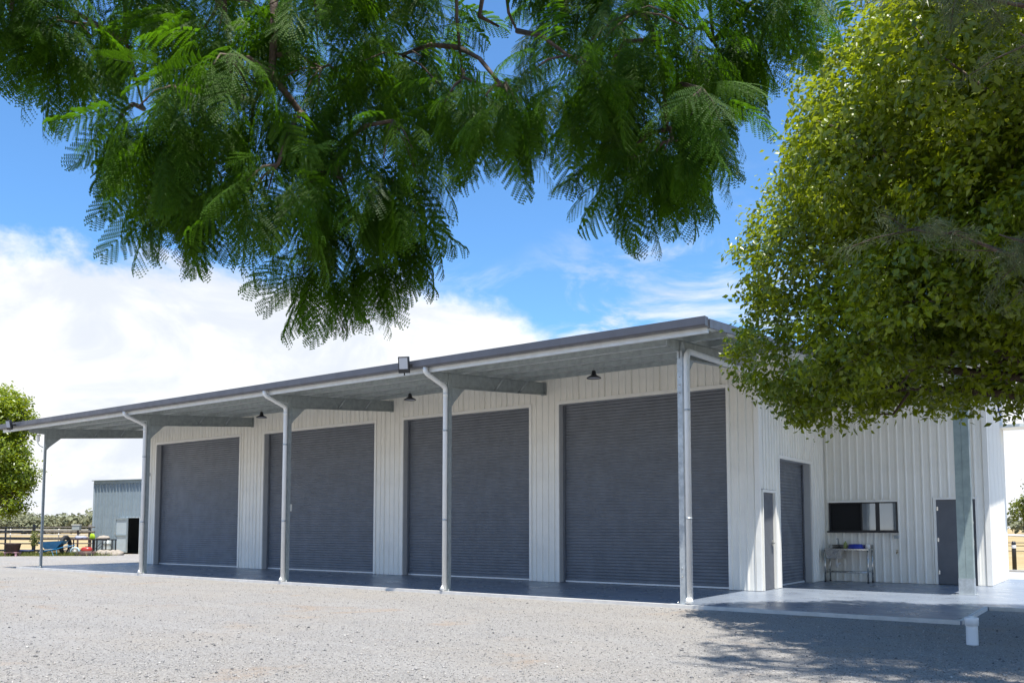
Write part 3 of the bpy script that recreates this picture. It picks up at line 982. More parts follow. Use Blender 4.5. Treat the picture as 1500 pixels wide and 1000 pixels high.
for s in (-1, 1):
    MB().tube([(-.72, .05 * s, .20), (-.3, .2 * s, .33), (.3, .25 * s, .42), (.95, .29 * s, .62)], .024, 8).build('handle_bar', M_barrow, t)
    MB().tube([(.25, .24 * s, .40), (.34, .24 * s, .0), (.14, .24 * s, .0), (.0, .22 * s, .37)], .017, 7).build('leg', M_barrow, t)
wl = MB().lathe([(.12, -.045), (.18, -.05), (.205, 0), (.18, .05), (.12, .045), (.12, -.045)], (-.66, 0, .205), 20, axis='y').build('wheel', M_rubber, t)
MB().lathe([(.0, -.03), (.119, -.03), (.119, .03), (0, .03)], (-.66, 0, .205), 14, axis='y').build('hub', M_white, wl)

t = yt('work_table', 'dark steel frame table cluttered with parts by the old shed', 'table', -38.95, 9.05)
MB().box(-.62, .62, -.3, .3, .86, .91).build('table_top', M_rust, t)
for sx in (-.56, .56):
    for sy in (-.24, .24): MB().box(sx - .025, sx + .025, sy - .025, sy + .025, 0, .86).build('leg', M_rust, t)
MB().box(-.56, .56, -.255, -.225, .25, .29).build('brace', M_rust, t)
tag(MB().lathe([(.0, 0), (.16, 0), (.17, .10), (.10, .16), (0, .17)], n=14, sx=1.6, lump=.18).build('folded_tarp', mat('tarp', (.34, .35, .42), .7, var=.3), loc=(-39.0, 9.0, PG + .93), rot=(0, 0, YARD)), 'crumpled grey-blue tarp heaped on the dark work table', 'tarp')
t = yt('tyre', 'worn black tyre leaning upright against the work table', 'tyre', -38.55, 8.0)
MB().lathe([(.36, -.07), (.50, -.085), (.56, -.04), (.56, .04), (.50, .085), (.36, .07), (.36, -.07)], (0, 0, .56), 26, axis='x').build('casing', M_rubber, t)
t = yt('spoked_wheel', 'small pale blue spoked wheel among the weeds', 'wheel', -38.15, 8.30)
MB().lathe([(.20, -.03), (.255, -.03), (.26, 0), (.255, .03), (.20, .03), (.20, -.03)], (0, 0, .26), 22, axis='y').build('rim', mat('pale_blue', (.38, .52, .58), .5), t)
for k in range(6):
    a = k * math.pi / 6
    MB().tube([(-.2 * math.cos(a), 0, .26 - .2 * math.sin(a)), (.2 * math.cos(a), 0, .26 + .2 * math.sin(a))], .012, 5).build('spoke', M_white, t)
t = yt('lawn_mower', 'red lawn mower with black deck parked near the old shed', 'mower', -37.35, 8.50)
MB().lathe([(.32, .10), (.33, .24), (.27, .30), (0, .31)], n=18, sx=1.35).build('deck', M_rust, t)
MB().lathe([(.22, .311), (.23, .42), (.17, .50), (0, .52)], n=16, sx=1.25).build('engine_cover', M_red, t)
MB().lathe([(.07, .531), (.07, .56), (0, .56)], n=12).build('pull_start', M_black, t)
for sx in (-.36, .36):
    for sy in (-.3, .3):
        MB().lathe([(0, -.03), (.105, -.03), (.11, 0), (.105, .03), (0, .03)], (sx, sy, .11), 14, axis='y').build('wheel', M_rubber, t)
for s in (-.2, .2): MB().tube([(.36, s, .25), (.95, s, .85)], .014, 7).build('handle', M_black, t)
MB().tube([(.95, -.2, .85), (.95, .2, .85)], .016, 7).build('handle_grip', M_black, t)
t = yt('steel_bench', 'black metal bench frame standing against the corrugated shed', 'bench', -38.1, 9.85)
MB().box(-.55, .55, -.25, .25, .84, .90).build('bench_top', M_black, t)
for sx in (-.51, -.02, .51):
    for sy in (-.21, .21): MB().box(sx - .025, sx + .025, sy - .025, sy + .025, 0, .84).build('leg', M_black, t)
tag(MB().lathe([(0, 0), (.12, .0), (.15, .06), (.13, .20), (.06, .26), (0, .27)], n=12, sx=1.3, sy=.7, lump=.15).build('lime_bag', M_lime, loc=(-38.35, 9.3, PG + .94)), 'bright lime bag hung at the end of the work table', 'bag')
tag(MB().lathe([(0, 0), (.26, .0), (.3, .05), (.22, .14), (0, .2)], n=14, sx=1.1, lump=.2).build('straw_bundle', M_pale, loc=(-38.15, 9.8, PG + .925)), 'tan bundle lying on the black metal bench', 'bundle')
for i, (xx, yy, s) in enumerate(((-37.2, 9.35, 1.0), (-36.8, 9.75, .8))):
    mb = MB().lathe([(0, 0), (.36 * s, .0), (.44 * s, .10), (.36 * s, .24), (.16 * s, .32), (0, .33)], n=14, sx=1.25, lump=.13)
    tag(mb.build('feed_sack', M_pale, loc=(xx, yy, PG + .02), rot=(0, 0, .5 + i)), ('larger' if i == 0 else 'smaller') + ' pale feed sack slumped on the dirt beneath the metal bench', 'sack')
t = yt('meter_box', 'grey meter box on a thin post at the corner of the old shed', 'meter box', -42.3, 10.55)
MB().tube([(0, 0, 0), (0, 0, 1.38)], .05, 8).build('post', M_rust, t)
MB().box(-.30, .12, -.12, .12, 1.38, 1.66).build('box', M_galvd, t)
MB().box(-.33, .15, -.15, .15, 1.665, 1.70).build('lid', M_white, t)
t = yt('steel_drum', 'dull grey-green steel drum against the corrugated shed wall', 'drum', -41.64, 11.95)
MB().lathe([(0, 0), (.2, 0), (.2, .26), (.215, .28), (.2, .30), (.2, .56), (.215, .58), (.2, .60), (.2, .8), (.18, .8), (0, .78)], n=16).build('drum_body', M_galvd, t)

# weeds along the fence line
wp = []
for k in range(420):
    u = rng.random(); a = np.array([-46.5, 3.2]) * (1 - u) + np.array([-36.5, 9.9]) * u if False else None
    px_ = rng.uniform(0, 1)
    P0 = np.array([-42.0, 4.6]); P1 = np.array([-37.0, 9.4])
    q0 = P0 + (P1 - P0) * px_ + rng.normal(size=2) * .35
    wp.append((q0[0], q0[1]))
wp = np.array(wp)
nb = 26
n = len(wp) * nb
base = np.repeat(wp, nb, 0) + rng.normal(size=(n, 2)) * .13
hgt = rng.uniform(.08, .34, n)
lean = rng.normal(size=(n, 2)) * .10
wd = rng.normal(size=(n, 2)); wd /= np.linalg.norm(wd, axis=1)[:, None]
A = np.c_[base - wd * .02, np.full(n, PG)]; B = np.c_[base + wd * .02, np.full(n, PG)]; T = np.c_[base + lean, PG + hgt]
V = np.stack([A, B, T], 1).reshape(-1, 3)
o = bulk('weeds', V, np.arange(3 * n).reshape(-1, 3), M_leafW, attr=rng.random(n))
tag(o, 'strip of yellow-green weeds along the edge of the gravel', 'weeds', kind='stuff')



# ------------------------------------------------------------------ trees


def wob(a, b_, n, amt):
    pts = [Vector(a).lerp(Vector(b_), i / n) for i in range(n + 1)]
    L = (Vector(b_) - Vector(a)).length
    for p in pts[1:-1]: p += Vector(rng.normal(size=3)) * amt * L
    return pts


def crown_tree(name, label, base, trunk_h, trunk_r, lobes, leaf_n, leaf_L, m, group=None, wr=.55, twigs=5):
    """lobes: (x,y,z,rx,rz) relative to the base; leaves gather in clumps near the lobe surfaces"""
    t = thing(name, label, 'tree', base, 0, group)
    top = Vector((0, 0, trunk_h))
    tb_ = MB(); pts = wob((0, 0, -.1), top, 4, .02)
    tb_.tube(pts, [trunk_r * (1.25 - .5 * i / 4) for i in range(5)], 12)
    tb_.build('trunk', M_bark, t)
    lb = MB()
    PP = []; NN = []; CT = []
    area = sum(l[3] * l[3] for l in lobes)
    for (x, y, z, rx, rz) in lobes:
        c = Vector((x, y, z))
        br = wob(top * random.uniform(.90, 1.0), c, 4, .05)
        r0 = trunk_r * .38
        lb.tube(br, [r0, r0 * .75, r0 * .55, r0 * .35, r0 * .2], 7)
        for k in range(twigs):
            u = rng.normal(size=3); u /= np.linalg.norm(u)
            e = c + Vector((u[0] * rx * .85, u[1] * rx * .85, u[2] * rz * .85))
            lb.tube(wob(br[3], e, 3, .08), [r0 * .25, r0 * .18, r0 * .12, .004], 5)
        nl = int(leaf_n * rx * rx / area)
        ncl = max(6, nl // 38)
        u = rng.normal(size=(ncl, 3)); u /= np.linalg.norm(u, axis=1)[:, None]
        rr = 1 - .34 * rng.random(ncl) ** 1.5
        cc = u * rr[:, None] * np.array([rx, rx, rz]) + np.array([x, y, z])
        per = 38
        cp = np.repeat(cc, per, 0) + rng.normal(size=(ncl * per, 3)) * np.array([.088, .088, .07]) * (leaf_L / .085) ** .9
        PP.append(cp); CT.append(np.repeat(np.clip(rng.normal(.45, .28, ncl) + .22 * u[:, 2], 0, 1), per)); NN.append(np.repeat(u * .6, per, 0) + np.array([0, 0, .55]))  # upper clumps get a lighter tone: sunlit tops put into the leaf colour
    lb.build('limbs', M_bark, t)
    P = np.concatenate(PP); nrm = np.concatenate(NN)
    V, Fc = leaf_quads(P, nrm, leaf_L * rng.uniform(.6, 1.25, len(P)), wr)
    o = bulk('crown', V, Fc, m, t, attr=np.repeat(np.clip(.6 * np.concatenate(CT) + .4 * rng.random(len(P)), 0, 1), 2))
    return t


# large round-leaved tree in front of the corner (trunk stands outside the picture on the right)
TA = (6.6, -1.2, GZ)
lobA = []
for (dx_, dy_, z, rx, rz) in (
        (-3.85, .1, 4.2, 1.2, 1.0), (-3.6, -.2, 5.5, 1.3, 1.1), (-3.5, .3, 3.4, .9, .6), (-3.1, .4, 6.6, 1.4, 1.2), (-2.4, -.2, 7.9, 1.5, 1.2), (-2.3, -1.6, 6.4, 1.3, 1.1), (-2.6, -1.3, 3.75, 1.0, .75), (-2.2, 1.2, 3.9, 1.2, .85),
        (-2.8, .2, 7.0, 1.35, 1.05), (-1.6, -1.9, 4.3, 1.2, .9), (-1.2, -.2, 3.5, 1.1, .70), (-1.7, -.8, 5.5, 1.5, 1.2), (-1.2, 1.6, 5.2, 1.5, 1.2),
        (-1.9, 1.3, 7.2, 1.4, 1.1), (-1.4, -1.2, 7.4, 1.5, 1.2), (-.3, .2, 8.7, 1.6, 1.1), (-1.6, .2, 8.4, 1.3, 1.0), (0, -2.6, 4.4, 1.3, 1.0), (.2, 2.4, 4.5, 1.4, 1.1),
        (.3, -1.2, 3.7, 1.2, .8), (.4, 1.2, 3.6, 1.2, .75), (.3, -2.0, 6.4, 1.5, 1.2), (.3, 2.1, 6.6, 1.5, 1.2), (1.9, -1.4, 4.2, 1.4, 1.0), (2.0, 1.3, 4.2, 1.4, 1.0),
        (2.2, -.6, 6.2, 1.6, 1.3), (1.9, 1.5, 6.6, 1.5, 1.2), (1.6, 0, 8.0, 1.6, 1.1), (3.3, .2, 4.8, 1.3, 1.0), (-.3, .1, 6.0, 1.5, 1.4), (-.7, -2.1, 5.3, 1.3, 1.1), (-1.0, -3.0, 6.6, 1.2, 1.0)):
    lobA.append((dx_, dy_, z - GZ + (.14 if z < 4.2 else 0), rx, rz))
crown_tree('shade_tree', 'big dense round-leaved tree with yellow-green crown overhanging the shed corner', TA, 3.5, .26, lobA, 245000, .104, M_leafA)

# tree beyond the left end of the shed
lobL = [(1.3, 0, 2.7, 1.05, .9), (.6, .3, 3.6, 1.2, 1.1), (1.6, .5, 4.0, .95, .85), (1.0, -.2, 5.0, 1.3, 1.1), (.2, .2, 6.2, 1.4, 1.1), (.9, .3, 6.6, 1.1, .9), (-.8, .2, 3.6, 1.3, 1.1), (-.8, -.3, 5.3, 1.5, 1.3), (-.5, .1, 7.2, 1.4, 1.0), (-2, .2, 4.6, 1.3, 1.2)]
lobL = [(x * .95, y, z * 1.16, rx, rz * 1.1) for x, y, z, rx, rz in lobL]
crown_tree('yard_tree', 'rounded leafy green tree beside the stock fence', (-44.1, 6.9, PG), 2.2, .16, lobL, 26000, .20, M_leafA)
# far tree past the right end
lobR = [(0, 0, 3.2, 1.7, 1.3), (1.6, 0, 3.6, 1.8, 1.4), (-1.2, .5, 3.0, 1.3, 1.0), (.6, .4, 4.9, 1.8, 1.2), (2.6, 0, 2.8, 1.7, 1.2), (1.5, .2, 2.3, 1.5, .9)]
crown_tree('paddock_tree', 'bright green rounded tree far across the dry paddock', (1.0, 68, PG), 1.6, .2, lobR, 9000, .32, leafmat('leaf_bright', (.07, .10, .015), (.17, .20, .035), (.3, .36, .03), .5, .3, 'rnd'))


def treeline():
    P = []; NN = []; SZ = []
    for k in range(330):
        fine = k < 130
        ang = 2.40 + .60 * k / 130 if fine else 1.2 + 2.4 * (k - 130) / 200
        ang += rng.uniform(-.01, .01)
        d = rng.uniform(210, 290)
        x, y = 6.8 + d * math.cos(ang), -14.6 + d * math.sin(ang)
        h = rng.uniform(2.8, 5.2) * (1.25 if rng.random() < .2 else 1)
        for j in range(4):
            c = np.array([x + rng.normal() * 2.5, y + rng.normal() * 2, h * rng.uniform(.35, .8)])
            n = 230 if fine else 60
            uu = rng.normal(size=(n, 3)); uu /= np.linalg.norm(uu, axis=1)[:, None]
            P.append(uu * np.array([2.4, 2.4, h * .34]) * rng.uniform(.5, 1, (n, 1)) + c); NN.append(uu + np.array([0, 0, .6]))
            SZ.append(rng.uniform(.35, .75, n) * (1 if fine else 2))
    P = np.concatenate(P); NN = np.concatenate(NN); SZ = np.concatenate(SZ)
    P[:, 2] = np.maximum(P[:, 2], .05)
    V, Fc = leaf_quads(P, NN, SZ, .8)
    o = bulk('distant_treeline', V, Fc, M_leafF, attr=np.repeat(rng.random(len(P)), 2))
    tag(o, 'low olive-green line of distant trees along the horizon', 'trees', kind='stuff')


treeline()
t = thing('bollard', 'short black bollard on the dry verge past the driveway', 'bollard', (3.36, 20.0, PG))
MB().lathe([(0, 0), (.07, 0), (.07, 1.0), (.05, 1.06), (0, 1.07)], n=14).build('bollard_post', M_black, t)
MB().lathe([(.072, .82), (.074, .83), (.074, .92), (.072, .93)], n=14).build('reflector_band', M_white, t)
t = thing('gate_rail', 'pale pipe boom rail beyond the shed corner', 'rail', (2.6, 24, PG), 0)
MB().tube([(-3, 0, 1.35), (14, 0, .75)], .05, 8).build('boom', M_white, t)
for u in (-2.6, 13.5): MB().tube([(u, 0, -.1), (u, 0, 1.40 if u < 0 else .80)], .05, 8).build('post', M_white, t)
fc = thing('wire_fence', 'thin wire fence with timber posts across the dry paddock', 'fence', (0, 34, PG), 0)
for z in (.4, .8, 1.2): MB().tube([(-12, 0, z), (26, 0, z)], .02, 5).build('wire', M_wood, fc)
for u in range(-12, 27, 4): MB().tube([(u, .03, -.1), (u, .03, 1.3)], .06, 7).build('post', M_wood, fc)

# needle-leaved tree close on the right
TB = (7.6, -5.6, GZ)
tB = thing('silky_oak', 'sparse grey-green needle-leaved tree with drooping sprays close to the shade tree', 'tree', TB)
MB().tube(wob((0, 0, -.1), (.1, 0, 9.6), 5, .008), [.19, .17, .15, .12, .09, .05], 10).build('trunk', M_bark, tB)
lb = MB(); PS = []
twb = [(-2.7, .5, 4.6), (-2.2, -1.1, 6.2), (-1.7, -.3, 4.1), (-1.4, -1.3, 5.4), (-1.4, .1, 6.7), (-2.0, .2, 7.2), (-.6, -1.5, 4.6), (-.4, 1.3, 5.0), (.3, -1.4, 6), (.6, 1.2, 6.2), (1.3, -.3, 5), (1.5, .6, 6), (.2, 0, 7.6),
       (-3.2, -.2, 9.3), (-2.6, .9, 9.8), (-2.7, -1.5, 9.0), (-1.6, -.6, 10.2), (-1.2, 1.1, 9.2), (-.6, -1.9, 9.6), (.5, .2, 10.8), (1.2, -1, 9.2), (-3.3, .8, 8.9), (-2.0, .2, 8.9), (-2.1, -2.1, 9.6), (-.4, .4, 9.6), (-.9, 1.9, 10.0), (.6, 1.7, 9.0), (-1.3, -1.5, 8.8), (1.8, .6, 9.8)]
for e in twb:
    st = Vector((.05, 0, max(2.4, e[2] - 1.2)))
    br = wob(st, e, 5, .035)
    lb.tube(br, [.045, .038, .03, .022, .014, .006], 6)
    for k in range(16 if e[2] < 8 else 34):
        f = random.uniform(.35, 1.0)
        i = min(4, int(f * 5)); p = br[i].lerp(br[i + 1], f * 5 - i)
        e2 = p + Vector((random.gauss(0, .36 if e[2] < 8 else .5), random.gauss(0, .36 if e[2] < 8 else .5), random.uniform(-.30, .32)))
        lb.tube([p, p.lerp(e2, .5) + Vector((0, 0, .03)), e2], [.010, .007, .003], 4)
        for j in range(6): PS.append(p.lerp(e2, (j + 1) / 6))
lb.build('limbs', M_bark, tB)
PS = np.array([tuple(p) for p in PS])
nb = 40
n = len(PS) * nb
c = np.repeat(PS, nb, 0) + rng.normal(size=(n, 3)) * .045
sd = np.repeat(rng.normal(size=(len(PS), 3)) * .8, nb, 0)
dirs = rng.normal(size=(n, 3)) * .6 + sd; dirs[:, 2] -= .25
dirs /= np.linalg.norm(dirs, axis=1)[:, None]
sv = np.cross(dirs, rng.normal(size=(n, 3))); sv /= np.linalg.norm(sv, axis=1)[:, None]
Ln = rng.uniform(.06, .14, n)[:, None]; wdt = .0036
V = np.stack([c - sv * wdt * .6, c + dirs * Ln * .5 + sv * wdt, c + dirs * Ln + np.array([0, 0, -.15]) * Ln, c + dirs * Ln * .5 - sv * wdt], 1).reshape(-1, 3)
bulk('crown', V, np.arange(4 * n).reshape(-1, 4), M_leafG, tB, attr=rng.random(n))

# ------------------------------------------------------------------ jacaranda overhead
JT = (4.6, -18.4, GZ)
jac = thing('jacaranda_tree', 'overhanging jacaranda with feathery dark green fronds drooping from above', 'tree', JT)
JO = Vector(JT)
rel = lambda p: tuple(Vector(p) - JO)
pts = [(4.6, -18.4, -.15), (4.55, -18.3, 1.2), (4.4, -18.0, 2.5), (4.3, -17.7, 3.4)]
MB().tube([rel(p) for p in pts], [.34, .27, .23, .2], 14).build('trunk', M_bark, jac)
LIMBS = [
    [(4.3, -17.7, 3.3), (3.8, -16.5, 5.0), (3.2, -14.5, 5.8), (2.6, -12.8, 5.9), (2.4, -11.8, 5.8)],
    [(4.3, -17.7, 3.4), (4.6, -16.0, 5.4), (4.6, -14.0, 6.1), (4.3, -12.0, 6.1), (4.2, -10.9, 5.9)],
    [(4.6, -14.0, 6.1), (5.0, -12.2, 6.1), (5.1, -10.9, 5.9)],
    [(3.2, -14.5, 5.8), (1.9, -13.4, 5.9), (1.4, -12.6, 5.6)],
    [(4.3, -17.7, 3.4), (5.6, -17.6, 5.2), (7.0, -16.8, 6.4), (8.0, -15.8, 6.8)],
    [(4.3, -17.7, 3.4), (3.0, -18.6, 5.2), (1.4, -19.0, 6.2)]]
lm = MB()
for L in LIMBS:
    n = len(L)
    lm.tube([rel(p) for p in L], [.13 - .10 * i / (n - 1) for i in range(n)], 9)
JB = [[(2.5, -12.0, 5.9), (3.09, -11.75, 4.62), (3.1, -11.74, 4.07), (3.1, -11.75, 3.84), (3.15, -11.59, 3.68), (3.19, -11.45, 3.6), (3.19, -11.34, 3.43), (3.2, -11.22, 3.18)], [(3.1, -11.75, 3.84), (2.94, -11.74, 3.74), (2.85, -11.7, 3.57)], [(3.19, -11.45, 3.6), (3.2, -11.22, 3.57), (3.21, -11.1, 3.46)], [(4.2, -11.2, 5.95), (4.55, -10.35, 4.81), (4.61, -10.31, 4.38), (4.68, -10.26, 4.11), (4.63, -10.07, 3.76)], [(4.68, -10.26, 4.2), (4.43, -10.22, 4.3), (4.27, -10.11, 4.26)], [(2.5, -12.2, 5.9), (2.54, -11.81, 4.81), (2.61, -11.76, 4.4), (2.55, -11.8, 4.28)], [(4.25, -11.6, 6.0), (3.84, -11.09, 4.64), (3.85, -11.09, 4.21), (3.76, -10.93, 3.99)], [(4.2, -11.2, 5.95), (3.89, -10.72, 4.75), (3.92, -10.7, 4.42), (3.96, -10.67, 4.31)], [(3.81, -10.78, 4.63), (3.78, -10.8, 4.4), (3.82, -10.66, 4.39)], [(5.05, -11.0, 5.95), (4.82, -9.94, 4.9), (4.86, -9.91, 4.3), (4.87, -9.78, 4.23)], [(1.8, -13.2, 5.9), (1.98, -11.99, 4.82), (2.01, -11.97, 4.3), (2.02, -11.85, 3.93)]]
for i, bpts in enumerate(JB):
    n = len(bpts); r0 = .026 if i in (0, 3) else .015
    lm.tube([rel(p) for p in bpts], [r0 * (1 - .6 * k / (n - 1)) for k in range(n)], 7)
# hanging clumps of foliage: x, y, z, horizontal radius, vertical radius
JL = [(2.24, -12.7, 4.08, 0.17, 0.08), (2.3, -12.45, 3.98, 0.16, 0.14), (1.96, -11.93, 4.52, 0.32, 0.18), (2.17, -12.07, 3.67, 0.1, 0.15), (2.89, -12.21, 3.49, 0.24, 0.22), (2.53, -12.01, 3.26, 0.13, 0.16), (2.74, -11.8, 4.25, 0.3, 0.19), (3.05, -12.0, 3.67, 0.29, 0.26), (2.45, -11.66, 3.4, 0.18, 0.18), (3.32, -11.87, 3.14, 0.19, 0.15), (3.22, -11.57, 4.23, 0.34, 0.18), (3.15, -11.45, 3.8, 0.35, 0.28), (3.26, -11.48, 3.21, 0.24, 0.2), (3.09, -11.4, 2.88, 0.11, 0.12), (3.19, -11.12, 3.01, 0.13, 0.15), (3.22, -10.8, 4.53, 0.33, 0.21), (3.66, -11.39, 3.37, 0.19, 0.28), (3.42, -11.07, 4.0, 0.37, 0.23), (3.46, -10.98, 3.2, 0.09, 0.15), (3.96, -11.16, 3.71, 0.16, 0.14), (4.32, -11.3, 3.51, 0.11, 0.11), (4.08, -10.15, 4.66, 0.33, 0.19), (4.41, -10.83, 3.81, 0.27, 0.18), (4.7, -10.6, 4.03, 0.36, 0.23), (4.41, -10.02, 3.94, 0.28, 0.26), (4.52, -10.36, 3.45, 0.14, 0.13), (4.78, -10.33, 3.48, 0.13, 0.1), (4.76, -9.93, 4.22, 0.3, 0.26), (5.11, -10.68, 3.49, 0.13, 0.15), (5.02, -9.83, 4.37, 0.16, 0.16), (5.37, -10.03, 4.38, 0.14, 0.08), (2.28, -12.66, 4.36, 0.27, 0.12), (2.3, -11.87, 4.8, 0.42, 0.17), (2.61, -11.28, 5.01, 0.37, 0.16), (3.7, -11.47, 4.49, 0.28, 0.14), (4.34, -10.43, 4.8, 0.35, 0.17), (5.01, -10.4, 4.5, 0.32, 0.12)]
JU = []
for L in LIMBS[:4]:
    for i in range(1, len(L)):
        for f in (.25, .75):
            a = Vector(L[i - 1]).lerp(Vector(L[i]), f)
            JU.append((a.x + random.uniform(-.4, .4), a.y + random.uniform(-.4, .4), a.z + random.uniform(.25, .9), .75, .35))
for L in LIMBS[4:]:
    for i in range(1, len(L)):
        a = Vector(L[i]); JU.append((a.x, a.y, a.z + .4, .9, .4))
JUok = [q for q in JU if q[2] > 5.0]


def nearest_limb(p):
    best = None; bd = 1e9
    for L in LIMBS + JB:
        for i in range(len(L) - 1):
            for f in (0, .5, 1):
                a = Vector(L[i]).lerp(Vector(L[i + 1]), f)
                d_ = (a - p).length
                if d_ < bd and (a.z > p.z - .3): bd, best = d_, a
    return best or p


FR = []          # (position, direction, scale)
for li, (x, y, z, rh, rv) in enumerate(JL + JUok):
    up = li >= len(JL)
    c = Vector((x, y, z)); topc = c + Vector((0, 0, rv * .7))
    nl = nearest_limb(topc)
    lm.tube([rel(nl), rel(nl.lerp(topc, .5) + Vector((0, 0, .04))), rel(topc)], [.016, .012, .009], 6)
    cnt = int(18 + 640 * rh * max(rv, .15)) if not up else 22
    for s_ in range(4 if not up else 3):
        a = random.uniform(0, 6.28)
        e = c + Vector((math.cos(a) * rh * .8, math.sin(a) * rh * .8, random.uniform(-.6, .3) * rv))
        lm.tube([rel(topc), rel(topc.lerp(e, .5) + Vector((0, 0, .03))), rel(e)], [.008, .006, .003], 5)
    for k in range(cnt):
        u = rng.normal(size=3); u /= np.linalg.norm(u); u *= rng.random() ** .4
        p = c + Vector((u[0] * rh, u[1] * rh, u[2] * rv))
        d_ = (p - topc); d_.z *= .6
        d_ = d_.normalized() * .9 + Vector((random.gauss(0, .35), random.gauss(0, .35), random.uniform(-1.0, -.05)))
        if up: d_.z = d_.z * .4
        FR.append((p, d_.normalized(), random.uniform(.75, 1.15)))
lm.build('limbs', M_bark, jac)


def frond_mesh(k):
    """bipinnate frond along +X: rachis, paired pinnae, paired leaflets"""
    L = .36; droop = (.10, .22, .05, .30)[k]; bend = (.05, -.06, .09, 0)[k]
    npair = 11; nl = 11
    V = []; Fc = []
    def rp(t): return np.array([L * t * (1 - .12 * droop * t), bend * t * t, -droop * L * t * t])
    # rachis: thin three-sided strip
    prev = None
    for i in range(7):
        t = i / 6; p = rp(t); r = .0022 * (1 - .7 * t)
        ring = [p + np.array([0, r, 0]), p + np.array([0, -r, 0]), p + np.array([0, 0, -r * 1.4])]
        o = len(V); V += ring
        if prev is not None:
            for j in range(3): Fc.append((prev + j, prev + (j + 1) % 3, o + (j + 1) % 3, o + j))
        prev = o
    for i in range(npair):
        t = .16 + .84 * i / (npair - 1)
        p = rp(t); tn = rp(min(1, t + .02)) - rp(t - .02); tn /= np.linalg.norm(tn)
        env = math.sin(math.pi * min(1, .16 + .80 * t)) ** .6
        pl = .108 * env + .008
        for s in (-1, 1):
            ang = R(62 - 30 * t + rng.normal() * 4)
            d = tn * math.cos(ang) + np.array([0, s, 0]) * math.sin(ang) + np.array([0, 0, -.18 + rng.normal() * .08])
            d /= np.linalg.norm(d)
            side = np.cross(d, [0, 0, 1.0]); side /= np.linalg.norm(side)
            nn = max(4, int(1.15 * nl * pl / .108))
            for j in range(nn):
                u = (j + .7) / nn
                q = p + d * pl * u + np.array([0, 0, -.028 * u * u])
                ll = .0132 * (1 - .40 * abs(u - .45) / .55); lw = .0042
                for s2 in (-1, 1):
                    ld = side * s2 * .86 + d * .5; ld[2] += rng.normal() * .10
                    ld /= np.linalg.norm(ld)
                    wv = np.cross(ld, [0, 0, 1.0]); wv /= np.linalg.norm(wv) + 1e-9
                    o = len(V)
                    V += [q - wv * lw * .75, q + wv * lw * .75, q + ld * ll + wv * lw * .5, q + ld * ll - wv * lw * .5]
                    Fc.append((o, o + 1, o + 2, o + 3))
            # terminal leaflet and pinna stalk
            o = len(V); sv_ = side * .0013
            q1 = p + d * pl + np.array([0, 0, -.028])
            V += [p - sv_, p + sv_, q1 + sv_ * .5, q1 - sv_ * .5]; Fc.append((o, o + 1, o + 2, o + 3))
    me = bpy.data.meshes.new('frond')
    me.from_pydata([tuple(v) for v in V], [], Fc)
    me.materials.append(M_frond); me.update()
    return me


FM = [frond_mesh(k) for k in range(4)]
camv = Vector(camo.location)
# the fronds that hang lowest and stand nearest are parts of their own, the rest is one mass
order = sorted(range(len(FR)), key=lambda i: (FR[i][0] - camv).length + FR[i][0].z * .8)
big = set(order[:300])
print('fronds', len(FR))


def frond_rot(d_):
    x = d_
    y = Vector((0, 0, 1)).cross(x)
    if y.length < .05: y = Vector((0, 1, 0))
    y.normalize()
    roll = random.gauss(0, .55)
    z = x.cross(y)
    y2 = y * math.cos(roll) + z * math.sin(roll); z2 = x.cross(y2)
    return Matrix((x, y2, z2)).transposed().to_euler()


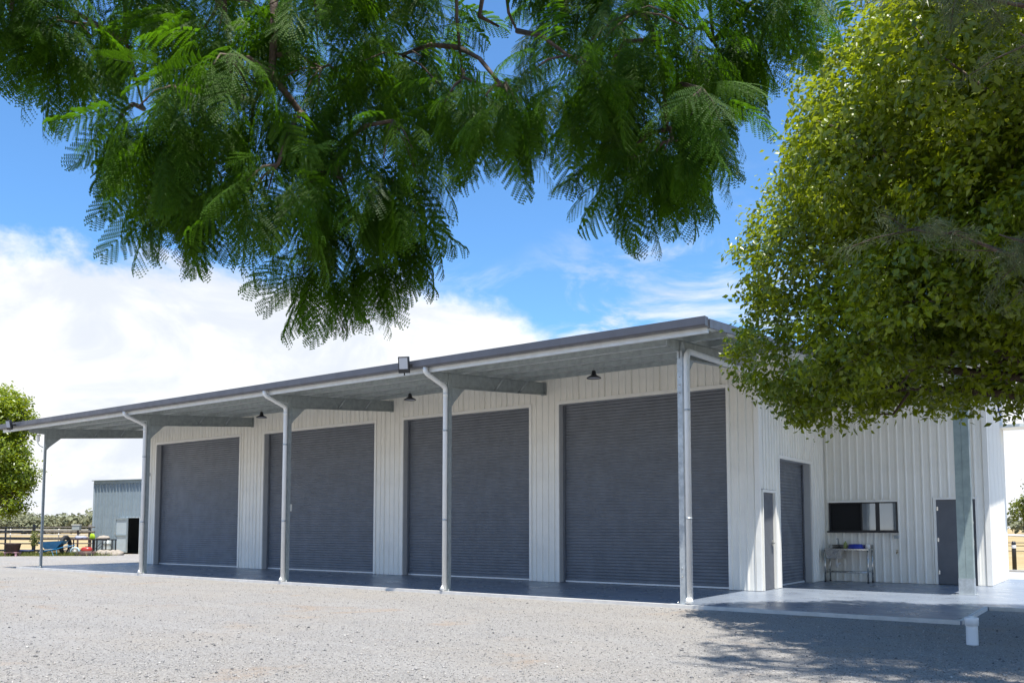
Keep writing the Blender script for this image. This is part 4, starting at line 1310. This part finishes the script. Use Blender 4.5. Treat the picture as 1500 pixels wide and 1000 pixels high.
templates = {}
rest_p = []; rest_r = []; rest_s = []; rest_v = []
for i, (p, d_, s) in enumerate(FR):
    e = frond_rot(d_)
    if i in big:
        o = bpy.data.objects.new('frond', FM[i % 4])
        COL.objects.link(o); o.parent = jac
        o.location = p - JO; o.rotation_euler = e; o.scale = (s, s, s)
        templates.setdefault(i % 4, o)
    else:
        rest_p.append(tuple(p - JO)); rest_r.append(tuple(e)); rest_s.append(s); rest_v.append(i % 4)
me = bpy.data.meshes.new('foliage')
me.from_pydata(rest_p, [], [])
a = me.attributes.new('rot', 'FLOAT_VECTOR', 'POINT'); a.data.foreach_set('vector', np.array(rest_r, np.float32).ravel())
a = me.attributes.new('scl', 'FLOAT', 'POINT'); a.data.foreach_set('value', np.array(rest_s, np.float32))
a = me.attributes.new('var', 'INT', 'POINT'); a.data.foreach_set('value', np.array(rest_v, np.int32))
me.materials.append(M_frond)
fo = bpy.data.objects.new('foliage', me); COL.objects.link(fo); fo.parent = jac
tag(fo, kind='stuff')
ng = bpy.data.node_groups.new('fronds', 'GeometryNodeTree')
ng.interface.new_socket('Geometry', in_out='INPUT', socket_type='NodeSocketGeometry')
ng.interface.new_socket('Geometry', in_out='OUTPUT', socket_type='NodeSocketGeometry')
q = N(ng)
gi = q.n('NodeGroupInput'); go = q.n('NodeGroupOutput'); jn = q.n('GeometryNodeJoinGeometry')
def named(nm, dt):
    nd = q.n('GeometryNodeInputNamedAttribute', data_type=dt); nd.inputs['Name'].default_value = nm
    return nd.outputs['Attribute']
er = q.n('FunctionNodeEulerToRotation'); q.link(named('rot', 'FLOAT_VECTOR'), er.inputs[0])
sc_ = named('scl', 'FLOAT'); vr = named('var', 'INT')
for k in range(4):
    ip = q.n('GeometryNodeInstanceOnPoints'); oi = q.n('GeometryNodeObjectInfo', transform_space='ORIGINAL')
    oi.inputs['Object'].default_value = templates[k]; oi.inputs['As Instance'].default_value = True
    cmpn = q.n('FunctionNodeCompare', data_type='INT', operation='EQUAL')
    ints = [s_ for s_ in cmpn.inputs if s_.type == 'INT']
    q.link(vr, ints[0]); ints[1].default_value = k
    q.link(gi.outputs[0], ip.inputs['Points']); q.link(cmpn.outputs[0], ip.inputs['Selection'])
    q.link(oi.outputs['Geometry'], ip.inputs['Instance']); q.link(er.outputs[0], ip.inputs['Rotation'])
    q.link(sc_, ip.inputs['Scale']); q.link(ip.outputs[0], jn.inputs[0])
q.link(jn.outputs[0], go.inputs[0])
fo.modifiers.new('fronds', 'NODES').node_group = ng

SC.cycles.max_bounces = 8
SC.cycles.diffuse_bounces = 4
SC.cycles.transmission_bounces = 4
SC.cycles.use_denoising = True
